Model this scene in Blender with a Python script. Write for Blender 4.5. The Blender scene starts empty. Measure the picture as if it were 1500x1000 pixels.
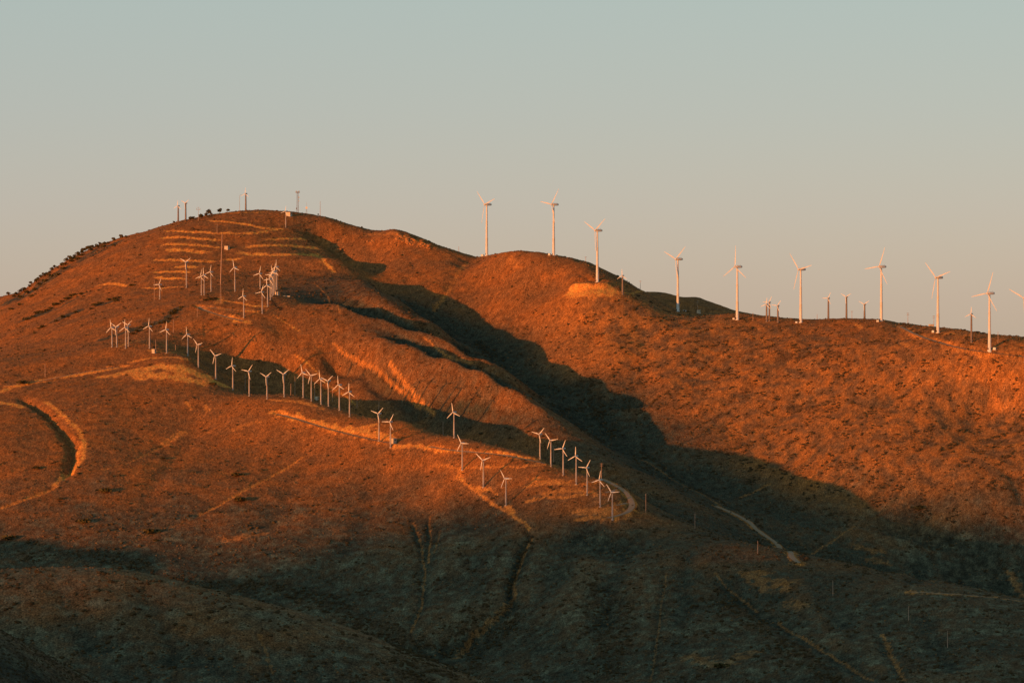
import bpy, math, random
import numpy as np
from mathutils import Vector

SC = bpy.context.scene
COL = SC.collection
# ---------------------------------------------------------------- camera
cam_d = bpy.data.cameras.new('camera'); cam = bpy.data.objects.new('camera', cam_d); COL.objects.link(cam)
cam_d.sensor_width = 36; cam_d.lens = 100.0; cam_d.shift_y = 20 / 1500.0
cam_d.clip_start = 1; cam_d.clip_end = 120000
cam.location = (0, 0, 0); cam.rotation_euler = (math.radians(90), 0, 0)
SC.camera = cam
# ---------------------------------------------------------------- sky, sun, exposure
AZ, EL = math.radians(50.0), math.radians(2.7)
W = bpy.data.worlds.new('World'); SC.world = W; W.use_nodes = True
nt = W.node_tree; nt.nodes.clear()
out = nt.nodes.new('ShaderNodeOutputWorld')
sky = nt.nodes.new('ShaderNodeTexSky'); sky.sky_type = 'NISHITA'; sky.sun_disc = False
sky.sun_elevation = EL; sky.sun_rotation = math.radians(270) - AZ      # compass direction of the sun, behind the camera and to its left
sky.altitude = 900; sky.air_density = 1.0; sky.dust_density = 1.5; sky.ozone_density = 1.0
b1 = nt.nodes.new('ShaderNodeBackground'); b1.inputs[1].default_value = 0.05
nt.links.new(sky.outputs[0], b1.inputs[0])
tc = nt.nodes.new('ShaderNodeTexCoord'); sp = nt.nodes.new('ShaderNodeSeparateXYZ'); nt.links.new(tc.outputs['Generated'], sp.inputs[0])
ramp = nt.nodes.new('ShaderNodeValToRGB'); nt.links.new(sp.outputs[2], ramp.inputs[0])
SKYC = [(0.0,(.480,.410,.340)),(.02,(.454,.398,.372)),(.05,(.428,.400,.412)),(.085,(.394,.412,.432)),(.125,(.372,.432,.440)),(.35,(.17,.29,.34)),(1.0,(.04,.12,.18))]
el = ramp.color_ramp.elements
while len(el) < len(SKYC): el.new(.5)
for e, (p, c) in zip(el, SKYC): e.position = p; e.color = (*c, 1)
b2 = nt.nodes.new('ShaderNodeBackground'); b2.inputs[1].default_value = 0.645; nt.links.new(ramp.outputs[0], b2.inputs[0])
# the sky brightens smoothly toward the setting sun
dt = nt.nodes.new('ShaderNodeVectorMath'); dt.operation = 'DOT_PRODUCT'; nt.links.new(tc.outputs['Generated'], dt.inputs[0])
dt.inputs[1].default_value = (-math.cos(AZ), -math.sin(AZ), .1)
def mth(op, a, b):
    m = nt.nodes.new('ShaderNodeMath'); m.operation = op
    for i, q in enumerate((a, b)):
        if isinstance(q, (int, float)): m.inputs[i].default_value = q
        else: nt.links.new(q, m.inputs[i])
    return m.outputs[0]
glow = mth('MULTIPLY_ADD', mth('POWER', mth('MAXIMUM', dt.outputs['Value'], 0.0), 4.0), 2.2)
glow.node.inputs[2].default_value = 1.0
nt.links.new(mth('MULTIPLY', glow, 0.645), b2.inputs[1])
add = nt.nodes.new('ShaderNodeAddShader'); nt.links.new(b1.outputs[0], add.inputs[0]); nt.links.new(b2.outputs[0], add.inputs[1])
nt.links.new(add.outputs[0], out.inputs[0])
sun_d = bpy.data.lights.new('sun', 'SUN'); sun_d.energy = 5.0; sun_d.angle = math.radians(.53); sun_d.color = (1.0, .33, .065)
sun = bpy.data.objects.new('sun', sun_d); COL.objects.link(sun)
sun.rotation_euler = Vector((math.cos(AZ) * math.cos(EL), math.sin(AZ) * math.cos(EL), -math.sin(EL))).to_track_quat('-Z', 'Y').to_euler()
SC.view_settings.view_transform = 'Standard'; SC.view_settings.look = 'None'
SC.view_settings.exposure = 0.37; SC.view_settings.gamma = 1.0
SC.cycles.max_bounces = 4; SC.cycles.diffuse_bounces = 2
# ---------------------------------------------------------------- terrain (numpy only)
# Survey frame: the camera stands at the origin looking along +Y; a survey point is given as
# (bearing u, elevation v, distance Y) on a 1500 x 1000 sighting frame and becomes (x, y, z).
F, U0, H0 = 4167.0, 750.0, 520.0
SUN_AZ, SUN_EL = math.radians(50.0), math.radians(2.7)      # shadows fall along (cos az, sin az)

def w3(u, v, Y):
    return ((u - U0) / F * Y, Y, (H0 - v) / F * Y)

def dens(line, step=60):
    out = []
    for a, b in zip(line[:-1], line[1:]):
        n = max(1, int(abs(b[0] - a[0]) // step))
        for k in range(n):
            t = k / n
            out.append(tuple(a[i] * (1 - t) + b[i] * t for i in range(3)))
    out.append(line[-1])
    return out

SKY = [(-700,620,3800),(-400,540,3800),(-200,490,3750),(-80,455,3700),(0,434,3650),(30,428,3650),(60,405,3650),(100,380,3650),
 (140,360,3680),(180,347,3700),(215,338,3700),(250,327,3700),(275,321,3700),(300,315,3700),(340,310,3700),(380,307,3700),(420,309,3680),
 (450,313,3660),(480,318,3650),(510,328,3640),(545,337,3620),(580,338,3600),(610,346,3580),(640,358,3550),
 (680,371,3520),(700,376,3500),(715,374,3480),(740,369,3450),(760,367,3430),(790,369,3400),(815,374,3380),(840,378,3370),
 (860,383,3360),(880,392,3350),(905,404,3340),(930,419,3340),(950,430,3340),(965,440,3340),(990,452,3330),
 (1020,458,3330),(1045,461,3320),(1065,460,3310),(1085,459,3310),(1120,462,3300),(1150,465,3290),(1175,467,3270),(1200,467,3250),(1240,466,3220),
 (1290,467,3200),(1320,473,3200),(1373,479,3200),(1400,481,3200),(1450,489,3200),(1500,493,3180),(1600,500,3150),
 (1800,540,3050),(2200,620,2900)]
LINES = [
 # ridge with the turbine row, from the road on the left to the nose
 [(-300,600,2850),(0,566,2900),(60,556,2920),(120,545,2940),(180,533,2960),(230,524,2965),(274,522,2958),(289,536,2940),(315,551,2920),
  (340,567,2900),(364,576,2880),(390,581,2870),(415,580,2860),(443,580,2840),(469,588,2810),(496,596,2790),(515,604,2770),
  (545,610,2755),(570,613,2742),(590,617,2728),(626,634,2700),(666,641,2660),(700,648,2630),(750,662,2590),(790,672,2585),
  (843,692,2565),(881,700,2550),(908,709,2530),(925,724,2510)],
 # gully behind that ridge
 [(300,535,2995),(350,566,2975),(400,592,2955),(450,606,2930),(500,626,2905),(545,641,2880),(600,651,2850),(660,664,2810),
  (720,677,2770),(790,697,2730),(850,718,2690),(910,745,2640)],
 # far side of the gully
 [(310,513,3060),(350,527,3060),(400,545,3045),(440,558,3025),(500,580,2990),(545,596,2960),(600,604,2930),(650,604,2920),
  (700,612,2900),(740,618,2870),(790,633,2820)],
 # creek
 [(480,348,3610),(520,392,3500),(560,428,3410),(600,455,3335),(640,485,3270),(690,521,3195),(730,551,3130),(770,577,3080),
  (820,602,3020),(860,632,2960),(900,657,2900),(960,694,2830),(1010,722,2770),(1060,748,2720),(1100,772,2680),(1150,812,2620),
  (1180,829,2580),(1250,852,2560),(1324,868,2560),(1420,875,2580),(1500,890,2600),(1700,930,2600)],
 # dome between gully and creek
 [(450,348,3580),(492,379,3450),(537,412,3350),(565,427,3300),(590,441,3262),(618,461,3220),(648,486,3175)],
 [(450,442,3210),(502,450,3180),(572,476,3135),(625,491,3108),(660,504,3085),(711,529,3045),(745,547,3015)],
 [(502,456,3215),(572,484,3180),(625,506,3155),(672,528,3125),(715,551,3085)],
 [(585,503,3088),(615,521,3055),(660,541,3022),(712,563,2984),(745,580,2955)],
 [(562,493,3065),(607,511,3035),(660,532,2995),(712,553,2955),(754,577,2915),(807,612,2865),(850,648,2815),(900,687,2740),(950,722,2680),
  (1000,750,2630),(1050,777,2590)],
 # spur crest running down to the right
 [(940,738,2510),(980,758,2495),(1018,774,2465),(1060,789,2420),(1100,805,2340),(1150,821,2310),(1180,829,2290),
  (1260,848,2240),(1330,862,2190),(1400,888,2130),(1450,912,2080),(1500,940,2030),(1600,985,1950),(1800,1060,1900)],
 # near hill, lower left
 [(-900,838,1720),(-600,842,1710),(-300,844,1700),(-150,842,1700),(0,836,1700),(60,831,1700),(120,829,1700),(180,832,1700),(230,842,1700),
  (300,860,1690),(360,875,1680),(430,895,1670),(500,915,1660),(560,938,1650),(620,962,1640),(680,985,1630),(760,1020,1620),(900,1080,1600)],
 [(-400,1010,2050),(-200,1010,2050),(0,1020,2050),(150,1020,2050),(300,1030,2050),(450,1040,2030),(600,1060,2000),(750,1075,1950),(900,1110,1850)],
 [(-400,960,1560),(0,950,1560),(200,955,1550),(400,985,1530),(600,1040,1500)],
 [(-400,1080,1400),(0,1080,1400),(300,1090,1390),(600,1150,1370),(900,1190,1370)],
 # near corner
 [(-200,850,800),(-100,878,800),(0,921,800),(40,946,790),(80,973,780),(120,1001,770),(200,1070,760),(300,1140,750)],
 [(-200,1200,1050),(0,1210,1050),(150,1230,1050),(300,1250,1050),(700,1300,1100),(1100,1280,1200)],
 [(-200,980,600),(0,1060,600),(200,1190,580),(500,1350,560),(1000,1400,560),(1500,1400,600)],
]
PTS = [
 (-400,600,3450),(-200,570,3300),(0,480,3350),(100,448,3350),(200,428,3330),(230,440,3240),(300,431,3250),(355,463,3130),
 (400,431,3230),(330,368,3480),(400,368,3480),(250,368,3480),(150,500,3080),(50,520,3060),(0,530,3020),(217,511,2995),(165,509,3010),
 (480,470,3130),(460,375,3480),(420,490,3100),(380,495,3080),(450,520,3060),(500,545,3050),(560,560,3000),(450,400,3400),(500,430,3290),(540,450,3230),
 (0,640,2700),(0,720,2560),(0,800,2430),(0,860,2330),(150,600,2790),(150,700,2600),(150,800,2430),(150,880,2300),
 (300,620,2770),(300,700,2620),(300,800,2450),(300,900,2300),(450,660,2690),(450,750,2530),(450,850,2370),(450,940,2230),
 (600,700,2600),(600,800,2430),(600,900,2280),(600,980,2180),(700,760,2490),(700,850,2340),(700,940,2210),(680,1000,2120),
 (-300,700,2650),(-300,850,2350),
 (830,770,2430),(830,850,2300),(830,930,2190),(830,1000,2080),(900,800,2390),(950,820,2330),(950,900,2200),(950,1000,2040),(1050,850,2270),
 (1050,930,2130),(1050,1000,2010),(1150,880,2210),(1150,1000,1990),(1250,900,2150),(1250,1000,1960),(1350,930,2060),
 (1350,1000,1920),(1500,1010,1900),(700,1130,1800),(900,1150,1750),(1100,1150,1700),(1300,1150,1650),(1500,1150,1650),(1800,1150,1700),
 # big right hill
 (900,520,3150),(850,480,3230),(800,450,3290),(800,410,3350),(760,480,3280),(650,420,3410),(691,378,3490),(600,400,3460),(560,370,3550),
 (720,410,3420),(760,430,3345),(830,520,3170),(880,570,3080),(950,600,3020),(1000,650,2930),(1100,700,2850),(1200,750,2760),
 (1300,790,2700),(1400,800,2700),(1000,550,3110),(1100,550,3090),(1100,620,2980),(1200,550,3060),(1200,650,2900),
 (1300,550,3030),(1300,650,2880),(1300,740,2770),(1400,560,2990),(1400,650,2860),(1400,740,2750),(1480,600,2950),(1500,700,2800),
 (1500,800,2700),(1500,860,2640),(860,424,3290),(900,425,3290),(1450,520,3010),(1373,492,3100),(1500,530,3000),(1700,650,2850),(1700,800,2700),
 (1000,480,3230),(1100,490,3210),(1200,490,3180),(1290,480,3160),
 # behind the skyline
 (-400,700,4300),(0,560,4200),(200,450,4200),(400,420,4200),(600,470,4100),(800,500,3900),(1000,530,3800),(1200,540,3800),(1500,560,3800),(1900,600,3700),
]
SK = dens(SKY, 45)
ctrl = list(SK)
for (u, v, Y) in SK[::2]:
    ctrl.append((u, v + 40 + max(0, 8), Y + 230))
# dark mountain farther off
FAR = [(300,520,4700),(600,480,4700),(800,450,4650),(900,432,4600),(950,428,4600),(970,428,4600),(985,432,4600),(1000,437,4600),(1015,435,4600),(1035,441,4600),(1060,453,4600),
       (1080,460,4600),(1120,469,4600),(1180,478,4600),(1250,486,4600),(1400,520,4600),(1700,540,4600)]
ctrl += dens(FAR, 50)
ctrl += [(u, v + 70, 5000) for (u, v, Y) in FAR[::2]] + [(u, 560, 5600) for u in range(-500, 2000, 400)]
for L in LINES: ctrl += dens(L, 45)
ctrl += PTS

def tps(P, Q, sm=2e-5):
    X = P[:, :2] / 1000.0; n = len(P)
    d2 = ((X[:, None] - X[None]) ** 2).sum(-1)
    K = 0.5 * d2 * np.log(d2 + 1e-12) + np.eye(n) * sm
    A = np.zeros((n + 3, n + 3)); A[:n, :n] = K
    A[:n, n] = 1; A[:n, n + 1:] = X; A[n, :n] = 1; A[n + 1:, :n] = X.T
    b = np.zeros(n + 3); b[:n] = P[:, 2]
    c = np.linalg.solve(A, b)
    out = np.empty(len(Q)); Qs = Q / 1000.0
    for i in range(0, len(Q), 20000):
        q = Qs[i:i + 20000]
        d = ((q[:, None] - X[None]) ** 2).sum(-1)
        out[i:i + 20000] = (0.5 * d * np.log(d + 1e-12)) @ c[:n] + c[n] + q @ c[n + 1:]
    return out

def ucubic(xc, xf):
    """Catmull-Rom interpolation matrix from knots xc (uniform in index) to xf"""
    t = np.interp(xf, xc, np.arange(len(xc)))
    i = np.clip(t.astype(int), 0, len(xc) - 2); f = t - i
    W = np.zeros((len(xf), len(xc)), np.float32); r = np.arange(len(xf))
    for k, w in ((-1, -.5*f+f*f-.5*f**3), (0, 1-2.5*f*f+1.5*f**3), (1, .5*f+2*f*f-1.5*f**3), (2, -.5*f*f+.5*f**3)):
        np.add.at(W, (r, np.clip(i + k, 0, len(xc) - 1)), w)
    return W

def axis(segs):
    out = []
    for a, b, s in segs:
        n = max(1, int(round((b - a) / s)))
        out += list(a + (b - a) * np.arange(n) / n)
    out.append(segs[-1][1])
    return np.array(out)

uf = axis([(-1500, -400, 22), (-400, -60, 8), (-60, 1560, 1.7), (1560, 1900, 8), (1900, 3000, 25)])
Yf = axis([(160, 700, 14), (700, 860, 3), (860, 1450, 12), (1450, 1730, 2.2), (1730, 1860, 6), (1860, 2950, 2.3), (2950, 3420, 2.6), (3420, 3760, 3.0), (3760, 4450, 18), (4450, 4640, 5), (4640, 6500, 40)])
uc = axis([(-1500, -400, 70), (-400, 1900, 11), (1900, 3000, 90)])
Yc = axis([(160, 1400, 32), (1400, 4000, 13), (4000, 6500, 60)])
P = np.array([w3(*c) for c in ctrl])
_, keep = np.unique(np.round(P[:, :2] / 3).astype(int), axis=0, return_index=True)
P = P[keep]
UU, YY = np.meshgrid(uc, Yc, indexing='ij')
Qc = np.stack([(UU - U0) / F * YY, YY], -1).reshape(-1, 2)
ZC = tps(P, Qc).reshape(UU.shape)
Z = (ucubic(uc, uf) @ ZC.astype(np.float32) @ ucubic(Yc, Yf).T).astype(np.float64)
UG, YG = np.meshgrid(uf, Yf, indexing='ij')
XG = (UG - U0) / F * YG

# outside the surveyed land everything sinks gently to the plain
def sstep(a, b, x):
    t = np.clip((x - a) / (b - a), 0, 1); return t * t * (3 - 2 * t)
PLAIN = -300.0
edge = sstep(-1400, -750, UG) * (1 - sstep(2000, 2900, UG)) * (1 - sstep(5000, 6300, YG)) * sstep(170, 420, YG)
Z = PLAIN + (np.maximum(Z, PLAIN + 2) - PLAIN) * edge

# ---- noise
def hash2(ix, iy, seed):
    h = (ix.astype(np.int64) * 374761393 + iy.astype(np.int64) * 668265263 + seed * 974634777) & 0xffffffff
    h = ((h ^ (h >> 13)) * 1274126177) & 0xffffffff
    return (h ^ (h >> 16)) & 0xffffffff
def perlin(x, y, seed=0):
    ix = np.floor(x); iy = np.floor(y); fx = x - ix; fy = y - iy
    ix = ix.astype(np.int64); iy = iy.astype(np.int64)
    ux = fx*fx*fx*(fx*(fx*6-15)+10); uy = fy*fy*fy*(fy*(fy*6-15)+10)
    def g(i, j):
        a = hash2(ix + i, iy + j, seed) * (2 * np.pi / 4294967296.0)
        return np.cos(a) * (fx - i) + np.sin(a) * (fy - j)
    a = g(0,0); b = g(1,0); c = g(0,1); d = g(1,1)
    return ((a + (b-a)*ux) * (1-uy) + (c + (d-c)*ux) * uy) * 1.5
def fbm(x, y, o=4, seed=0, gain=.5):
    s = 0; a = 1.0
    for k in range(o):
        s = s + a * perlin(x * 2**k, y * 2**k, seed + k * 17); a *= gain
    return s

# ---- sampling helpers on the grid
def col(u):
    t = np.interp(u, uf, np.arange(len(uf))); i = min(int(t), len(uf) - 2); return i, t - i
def zat(x, y):
    """terrain height at world x, y (arrays allowed)"""
    x = np.atleast_1d(np.asarray(x, float)); y = np.atleast_1d(np.asarray(y, float))
    u = x / y * F + U0
    a = np.interp(u, uf, np.arange(len(uf))); b = np.interp(y, Yf, np.arange(len(Yf)))
    i = np.clip(a.astype(int), 0, len(uf)-2); j = np.clip(b.astype(int), 0, len(Yf)-2); fa = a-i; fb = b-j
    return (Z[i,j]*(1-fa)+Z[i+1,j]*fa)*(1-fb) + (Z[i,j+1]*(1-fa)+Z[i+1,j+1]*fa)*fb
def hit(u, v, ymin=600, ymax=3900):
    """first terrain point seen along the sight line (u, v)"""
    i, f = col(u); zc = Z[i]*(1-f) + Z[i+1]*f
    vv = H0 - zc / Yf * F
    k0 = np.searchsorted(Yf, ymin)
    k1 = np.searchsorted(Yf, ymax)
    w = np.nonzero(vv[k0:k1] <= v)[0]
    if len(w) == 0:
        k = k0 + int(np.argmin(vv[k0:k1])); Y = Yf[k]          # above the skyline: its crest
    else:
        k = k0 + w[0]
        if k == k0: Y = Yf[k]
        else:
            t = (vv[k-1] - v) / max(1e-6, vv[k-1] - vv[k]); Y = Yf[k-1] + t * (Yf[k] - Yf[k-1])
    return np.array([(u - U0) / F * Y, Y, float(np.interp(Y, Yf, zc))])
def wline(px):
    """a path across the land: drop sudden jumps so that it stays on one slope"""
    return [hit(u, v)[:2] for (u, v) in px]
def pdist(line, rad, ext=0):
    """distance to a polyline for grid vertices within rad: (mask slices, distance, signed side, t along 0..1)"""
    L = np.array(line); x0, y0 = L.min(0) - rad; x1, y1 = L.max(0) + rad
    j0 = max(0, np.searchsorted(Yf, y0) - 1); j1 = min(len(Yf), np.searchsorted(Yf, y1) + 1)
    us = [x / y * F + U0 for x in (x0, x1) for y in (max(y0, 100), y1)]
    i0 = max(0, np.searchsorted(uf, min(us)) - 1); i1 = min(len(uf), np.searchsorted(uf, max(us)) + 1)
    X = XG[i0:i1, j0:j1]; Y = YG[i0:i1, j0:j1]
    D = np.full(X.shape, 1e9); S = np.zeros(X.shape); T = np.zeros(X.shape)
    seg = np.linalg.norm(np.diff(L, axis=0), axis=1); tot = seg.sum() + 1e-9; acc = 0
    for (a, b, s) in zip(L[:-1], L[1:], seg):
        if s < 1e-6: continue
        d = (b - a) / s; px = X - a[0]; py = Y - a[1]
        t = np.clip(px*d[0] + py*d[1], 0, s); ex = px - t*d[0]; ey = py - t*d[1]
        q = np.sqrt(ex*ex + ey*ey); m = q < D
        D[m] = q[m]; S[m] = np.sign(px*d[1] - py*d[0])[m]; T[m] = ((acc + t) / tot)[m]
        acc += s
    return (slice(i0, i1), slice(j0, j1)), D, S, T
# ---- relief laid over the survey: ridges and gullies as (depth m, half width m, path)
def carve(px, depth, width, noise=.25, ends=True, world=None):
    L = world if world is not None else wline(px)
    sl, D, S, T = pdist(L, width * 3.2)
    X = XG[sl]; Y = YG[sl]
    D = D + noise * width * perlin(X / (width*1.7), Y / (width*1.7), 5)
    g = np.exp(-np.abs(D / width) ** 1.6)
    if ends: g = g * sstep(0, .12, T) * (1 - sstep(.9, 1, T)) if depth != 0 else g
    Z[sl] -= depth * g
soil = np.zeros(Z.shape)
def paint(px, width, amt=1.0, rag=.5, world=None):
    L = world if world is not None else wline(px)
    sl, D, S, T = pdist(L, width * 2.5 + 3)
    X = XG[sl]; Y = YG[sl]
    D = D + rag * width * (perlin(X / (width*1.3+1), Y / (width*1.3+1), 9) + .6*perlin(X / (width*.4+.6), Y / (width*.4+.6), 10))
    g = amt * (1 - sstep(width * .6, width * 1.25, D))
    soil[sl] = np.maximum(soil[sl], g)
# make the skyline pass through the surveyed crest (crest band only)
def fix_sky(lo=-300, hi=1700, it=3, extra=None, sig=150.0):
    su = [p[0] for p in SKY]; sv = [p[1] for p in SKY]; sY = [p[2] for p in SKY]
    for _ in range(it):
        k0 = np.searchsorted(Yf, 3000); k1 = np.searchsorted(Yf, 4100)
        V = H0 - Z[:, k0:k1] / Yf[k0:k1] * F
        kk = V.argmin(1); vs = V[np.arange(len(uf)), kk]; Yc_ = Yf[k0 + kk]
        tv = np.interp(uf, su, sv)
        if extra is not None: tv = tv + extra
        e = np.where((uf > lo) & (uf < hi), tv - vs, 0)
        e = np.convolve(e, np.hanning(17) / np.hanning(17).sum(), 'same')
        tY = np.interp(uf, su, sY)
        Yc_ = np.convolve(np.pad(Yc_, 10, 'edge'), np.ones(21) / 21, 'valid')
        w = np.exp(-((YG - Yc_[:, None]) / sig) ** 2)
        Z[:] -= w * (e[:, None] / F * YG)
fix_sky()
# right-hand flank of the summit hill: ribs and the hollows between them
carve([(440,346),(452,353),(480,371),(505,392),(525,406),(545,420)], -1.5, 14, .12)
carve([(548,416),(570,431),(592,444),(620,466),(645,487)], 4.5, 17, .12)
carve([(448,338),(468,350),(490,363),(512,380),(535,397)], 8, 13, .12)
carve([(450,443),(502,452),(572,479),(625,493),(660,506),(711,531),(740,548)], -4, 12, .15)
carve([(562,496),(607,514),(660,535),(712,556),(754,580),(807,617)], -6, 13, .15)
carve([(480,440),(520,448),(570,466),(610,479),(650,493),(690,511)], 9, 15, .15)
carve([(467,510),(520,535),(572,569),(612,598),(632,608)], 10, 11, .2)
# shoulder beyond the left edge whose shadow falls on the big slope
cz, sz_, te = math.cos(SUN_AZ), math.sin(SUN_AZ), math.tan(SUN_EL)
pq = sz_ * XG - cz * YG; sq = cz * XG + sz_ * YG
s0 = cz * -700 + sz_ * 2047
top = np.interp(pq, [-2300,-2100,-1950,-1880,-1800,-1765,-1745,-1725,-1690,-1640,-1600,-1560], [-260,-150,-136,-137,-140,-150,-165,-160,-157,-160,-170,-230])
hgt = top - np.abs(sq - s0) * .42 + 4 * perlin(XG / 60, YG / 60, 3)
Z[:] = np.where(hgt > Z, hgt, Z)
# gullies and washes of the near slopes
G1 = [(776,786),(764,812),(756,836),(748,856),(748,872),(752,880),(736,896),(712,916),(688,936),(672,958)]
carve(G1, 5, 6, .35)
carve([(868,740),(860,800),(800,860),(760,900),(700,950),(672,975)], 4, 26, .2)
carve([(604,760),(616,792),(622,824),(624,856),(618,888),(600,928)], 2.2, 3.5, .5)
carve([(628,752),(630,788),(626,824)], 1.8, 3, .5)
carve([(646,770),(640,800),(628,850)], 1.0, 3, .5)
# landslide cut on the left: a trench whose right wall stands bare
CUT = [(24,578),(50,592),(72,608),(92,628),(106,648),(107,668),(100,690),(88,706)]
carve(CUT, 6.5, 5.2, .4)
carve([(84,712),(50,728),(0,748)], 1.2, 3, .4)
carve([(175,801),(230,778),(280,759),(350,724),(402,696),(444,668)], 1.4, 2.6, .5)
carve([(110,700),(168,685),(217,664),(266,633)], .8, 2.6, .5)
carve([(160,775),(205,765),(240,745)], .8, 5, .5)
carve([(556,490),(600,503),(650,522),(700,540),(742,556)], 3, 14, .15)
for px_, d_, w_ in [([(1420,500),(1330,560),(1220,630),(1120,690)],2.6,9),([(1330,490),(1230,560),(1120,620),(1040,670)],2.4,9),([(1230,480),(1140,540),(1050,600),(985,630)],3,10),
   ([(1480,540),(1400,610),(1320,680),(1270,740)],3,9),([(1380,500),(1280,580),(1180,650)],-2,10),([(1280,490),(1180,560),(1080,640)],-2.2,11),([(1180,490),(1100,550),(1010,610)],-2.5,11),
   ([(880,440),(870,480),(860,530)],2.5,9),([(800,400),(770,440),(745,470)],2.5,9),([(840,400),(815,450),(800,500)],-2,10),([(300,610),(240,690),(200,760)],1.6,12),([(480,640),(440,700),(380,790)],1.8,12),
   ([(560,670),(540,740),(500,820)],2,12),([(640,690),(660,760),(670,850)],-2,14),([(930,770),(900,850),(880,930)],2.5,12),([(1010,800),(1000,880),(990,960)],2.2,11),([(860,790),(850,860),(830,950)],-2.5,14),
   ([(1150,840),(1190,900),(1240,960)],-2.5,13),([(1250,870),(1270,930),(1290,990)],-2,11),([(1350,890),(1370,940),(1400,990)],2.2,10),([(80,850),(110,900),(150,960)],2.5,10),([(200,850),(240,910),(270,980)],2.5,11),([(330,880),(360,940),(380,990)],-2,12),
   ([(1480,800),(1400,840),(1330,862)],3,9),([(1420,760),(1350,800),(1290,840)],2.2,9)]:
    carve(px_, d_, w_, .35)
# folds of the right-hand hill
carve([(1500,560),(1440,600),(1390,650),(1350,720),(1330,800)], 9, 34, .3)
carve([(1480,690),(1500,740)], 4, 8, .3)
carve([(1200,520),(1150,600),(1080,680)], 4, 26, .3)
carve([(950,470),(935,530),(925,600)], 5, 24, .3)
carve([(1010,478),(1000,540),(960,590)], -4, 22, .3)
carve([(691,376),(675,398),(660,422),(640,448)], 5, 13, .3)
carve([(1048,840),(1088,880),(1140,912),(1180,936),(1240,972),(1280,998)], 2.5, 6, .5)
carve([(976,840),(968,888),(960,952),(952,998)], 1.5, 4, .5)
carve([(1292,928),(1304,960),(1324,998)], 2.0, 5, .5)
carve([(380,930),(392,960),(400,990)], 1.5, 5, .5)
brush_shade = np.zeros(Z.shape)  # dark scrub, plus shadow patches painted in as darker cover
def paint_brush_shade(px, width, amt=1.0, rag=.8):
    L = wline(px); sl, D, S, T = pdist(L, width * 2.5 + 3)
    D = D + rag * width * (perlin(XG[sl] / (width*1.5+1), YG[sl] / (width*1.5+1), 19) + .6*perlin(XG[sl] / (width*.5+.6), YG[sl] / (width*.5+.6), 20))
    brush_shade[sl] = np.maximum(brush_shade[sl], amt * (1 - sstep(width * .5, width * 1.2, D)))
for px_, w_, a_ in [
 (G1, 2.6, 1), ([(770,774),(772,786),(764,800)], 2.2, .9), ([(600,770),(612,800),(616,840),(612,880)], 1.4, .4), ([(624,760),(625,800)], 1.2, .35),
 ([(566,440),(640,490),(700,530),(760,575),(830,608),(880,645)], 5, .6), ([(720,520),(760,560),(830,600)], 10, .5), ([(860,560),(880,600),(900,640)], 12, .6), ([(700,500),(720,520)], 8, .8),
 ([(940,660),(1000,705),(1090,752)], 3, .8), ([(1150,805),(1180,822)], 4, .6), ([(1100,790),(1130,800)], 3, .6),
 ([(760,905),(700,955),(650,985)], 10, .5), ([(700,900),(640,960),(600,985)], 14, .5), ([(880,860),(900,930),(890,990)], 16, .4), ([(1050,860),(1100,905),(1180,960),(1220,998)], 9, .55),
 ([(262,846),(330,854),(420,864),(500,884)], 14, .6), ([(60,812),(140,808),(210,830)], 14, .4), ([(480,880),(560,925),(640,965)], 14, .5), ([(400,600),(430,613),(452,620)], 1.0, .8), ([(384,430),(402,446),(412,452)], 3, .8),  # includes the shadow pockets behind the near hill, darkened in the colour
 ([(236,418),(240,419)], 2, .7), ([(170,440),(176,437)], 3, .7), ([(600,385),(606,392)], 2, .5), ([(845,402),(866,410)], 2.2, .7), ([(950,395),(960,405)], 3, .5),  # includes a painted shadow strip above the earth pad
 ([(1070,520),(1110,512),(1140,505)], 6, .5), ([(1150,520),(1200,515),(1240,530)], 9, .5), ([(1160,600),(1210,600)], 9, .6), ([(1330,640),(1350,660)], 8, .4)]:
    paint_brush_shade(px_, w_, a_)
# ---- roads (benched into the slope) and bare ground
ROADS = {
 'ring':  ([(806,682),(828,686),(843,690),(860,694),(881,701),(902,708),(917,721),(926,734),(928,744),(919,754),(902,760),(880,761)], 5.2),
 'ring_b1': ([(881,703),(866,706),(851,708)], 3.0),
 'ring_b2': ([(906,716),(892,722),(881,724)], 3.0),
 'ring_b3': ([(921,735),(909,739),(898,741)], 3.4),
 'crest': ([(626,652),(660,660),(698,663),(732,666),(766,671),(806,682)], 3.2),
 'front': ([(400,604),(430,612),(460,622),(490,630),(520,638),(552,646),(585,651)], 3.4),
 'left':  ([(-40,566),(0,566),(30,563),(60,558),(100,549),(140,542),(180,535)], 5.0),
 'valley':([(1044,737),(1075,752),(1098,764),(1110,778),(1132,790),(1144,803),(1160,817),(1174,827)], 4.6),
 
 'valley_right':([(1324,866),(1370,868),(1420,871),(1500,882),(1560,890)], 4.0),
 'rim':   ([(1316,476),(1335,487),(1360,497),(1390,506),(1420,513),(1450,518),(1500,523),(1540,526)], 4.5),
 'pad_a': ([(286,449),(302,451),(336,453),(376,457),(395,452)], 3.0),
 'pad_b': ([(286,449),(312,460),(344,468),(360,473)], 3.0),
}
ROADW = {}
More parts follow.
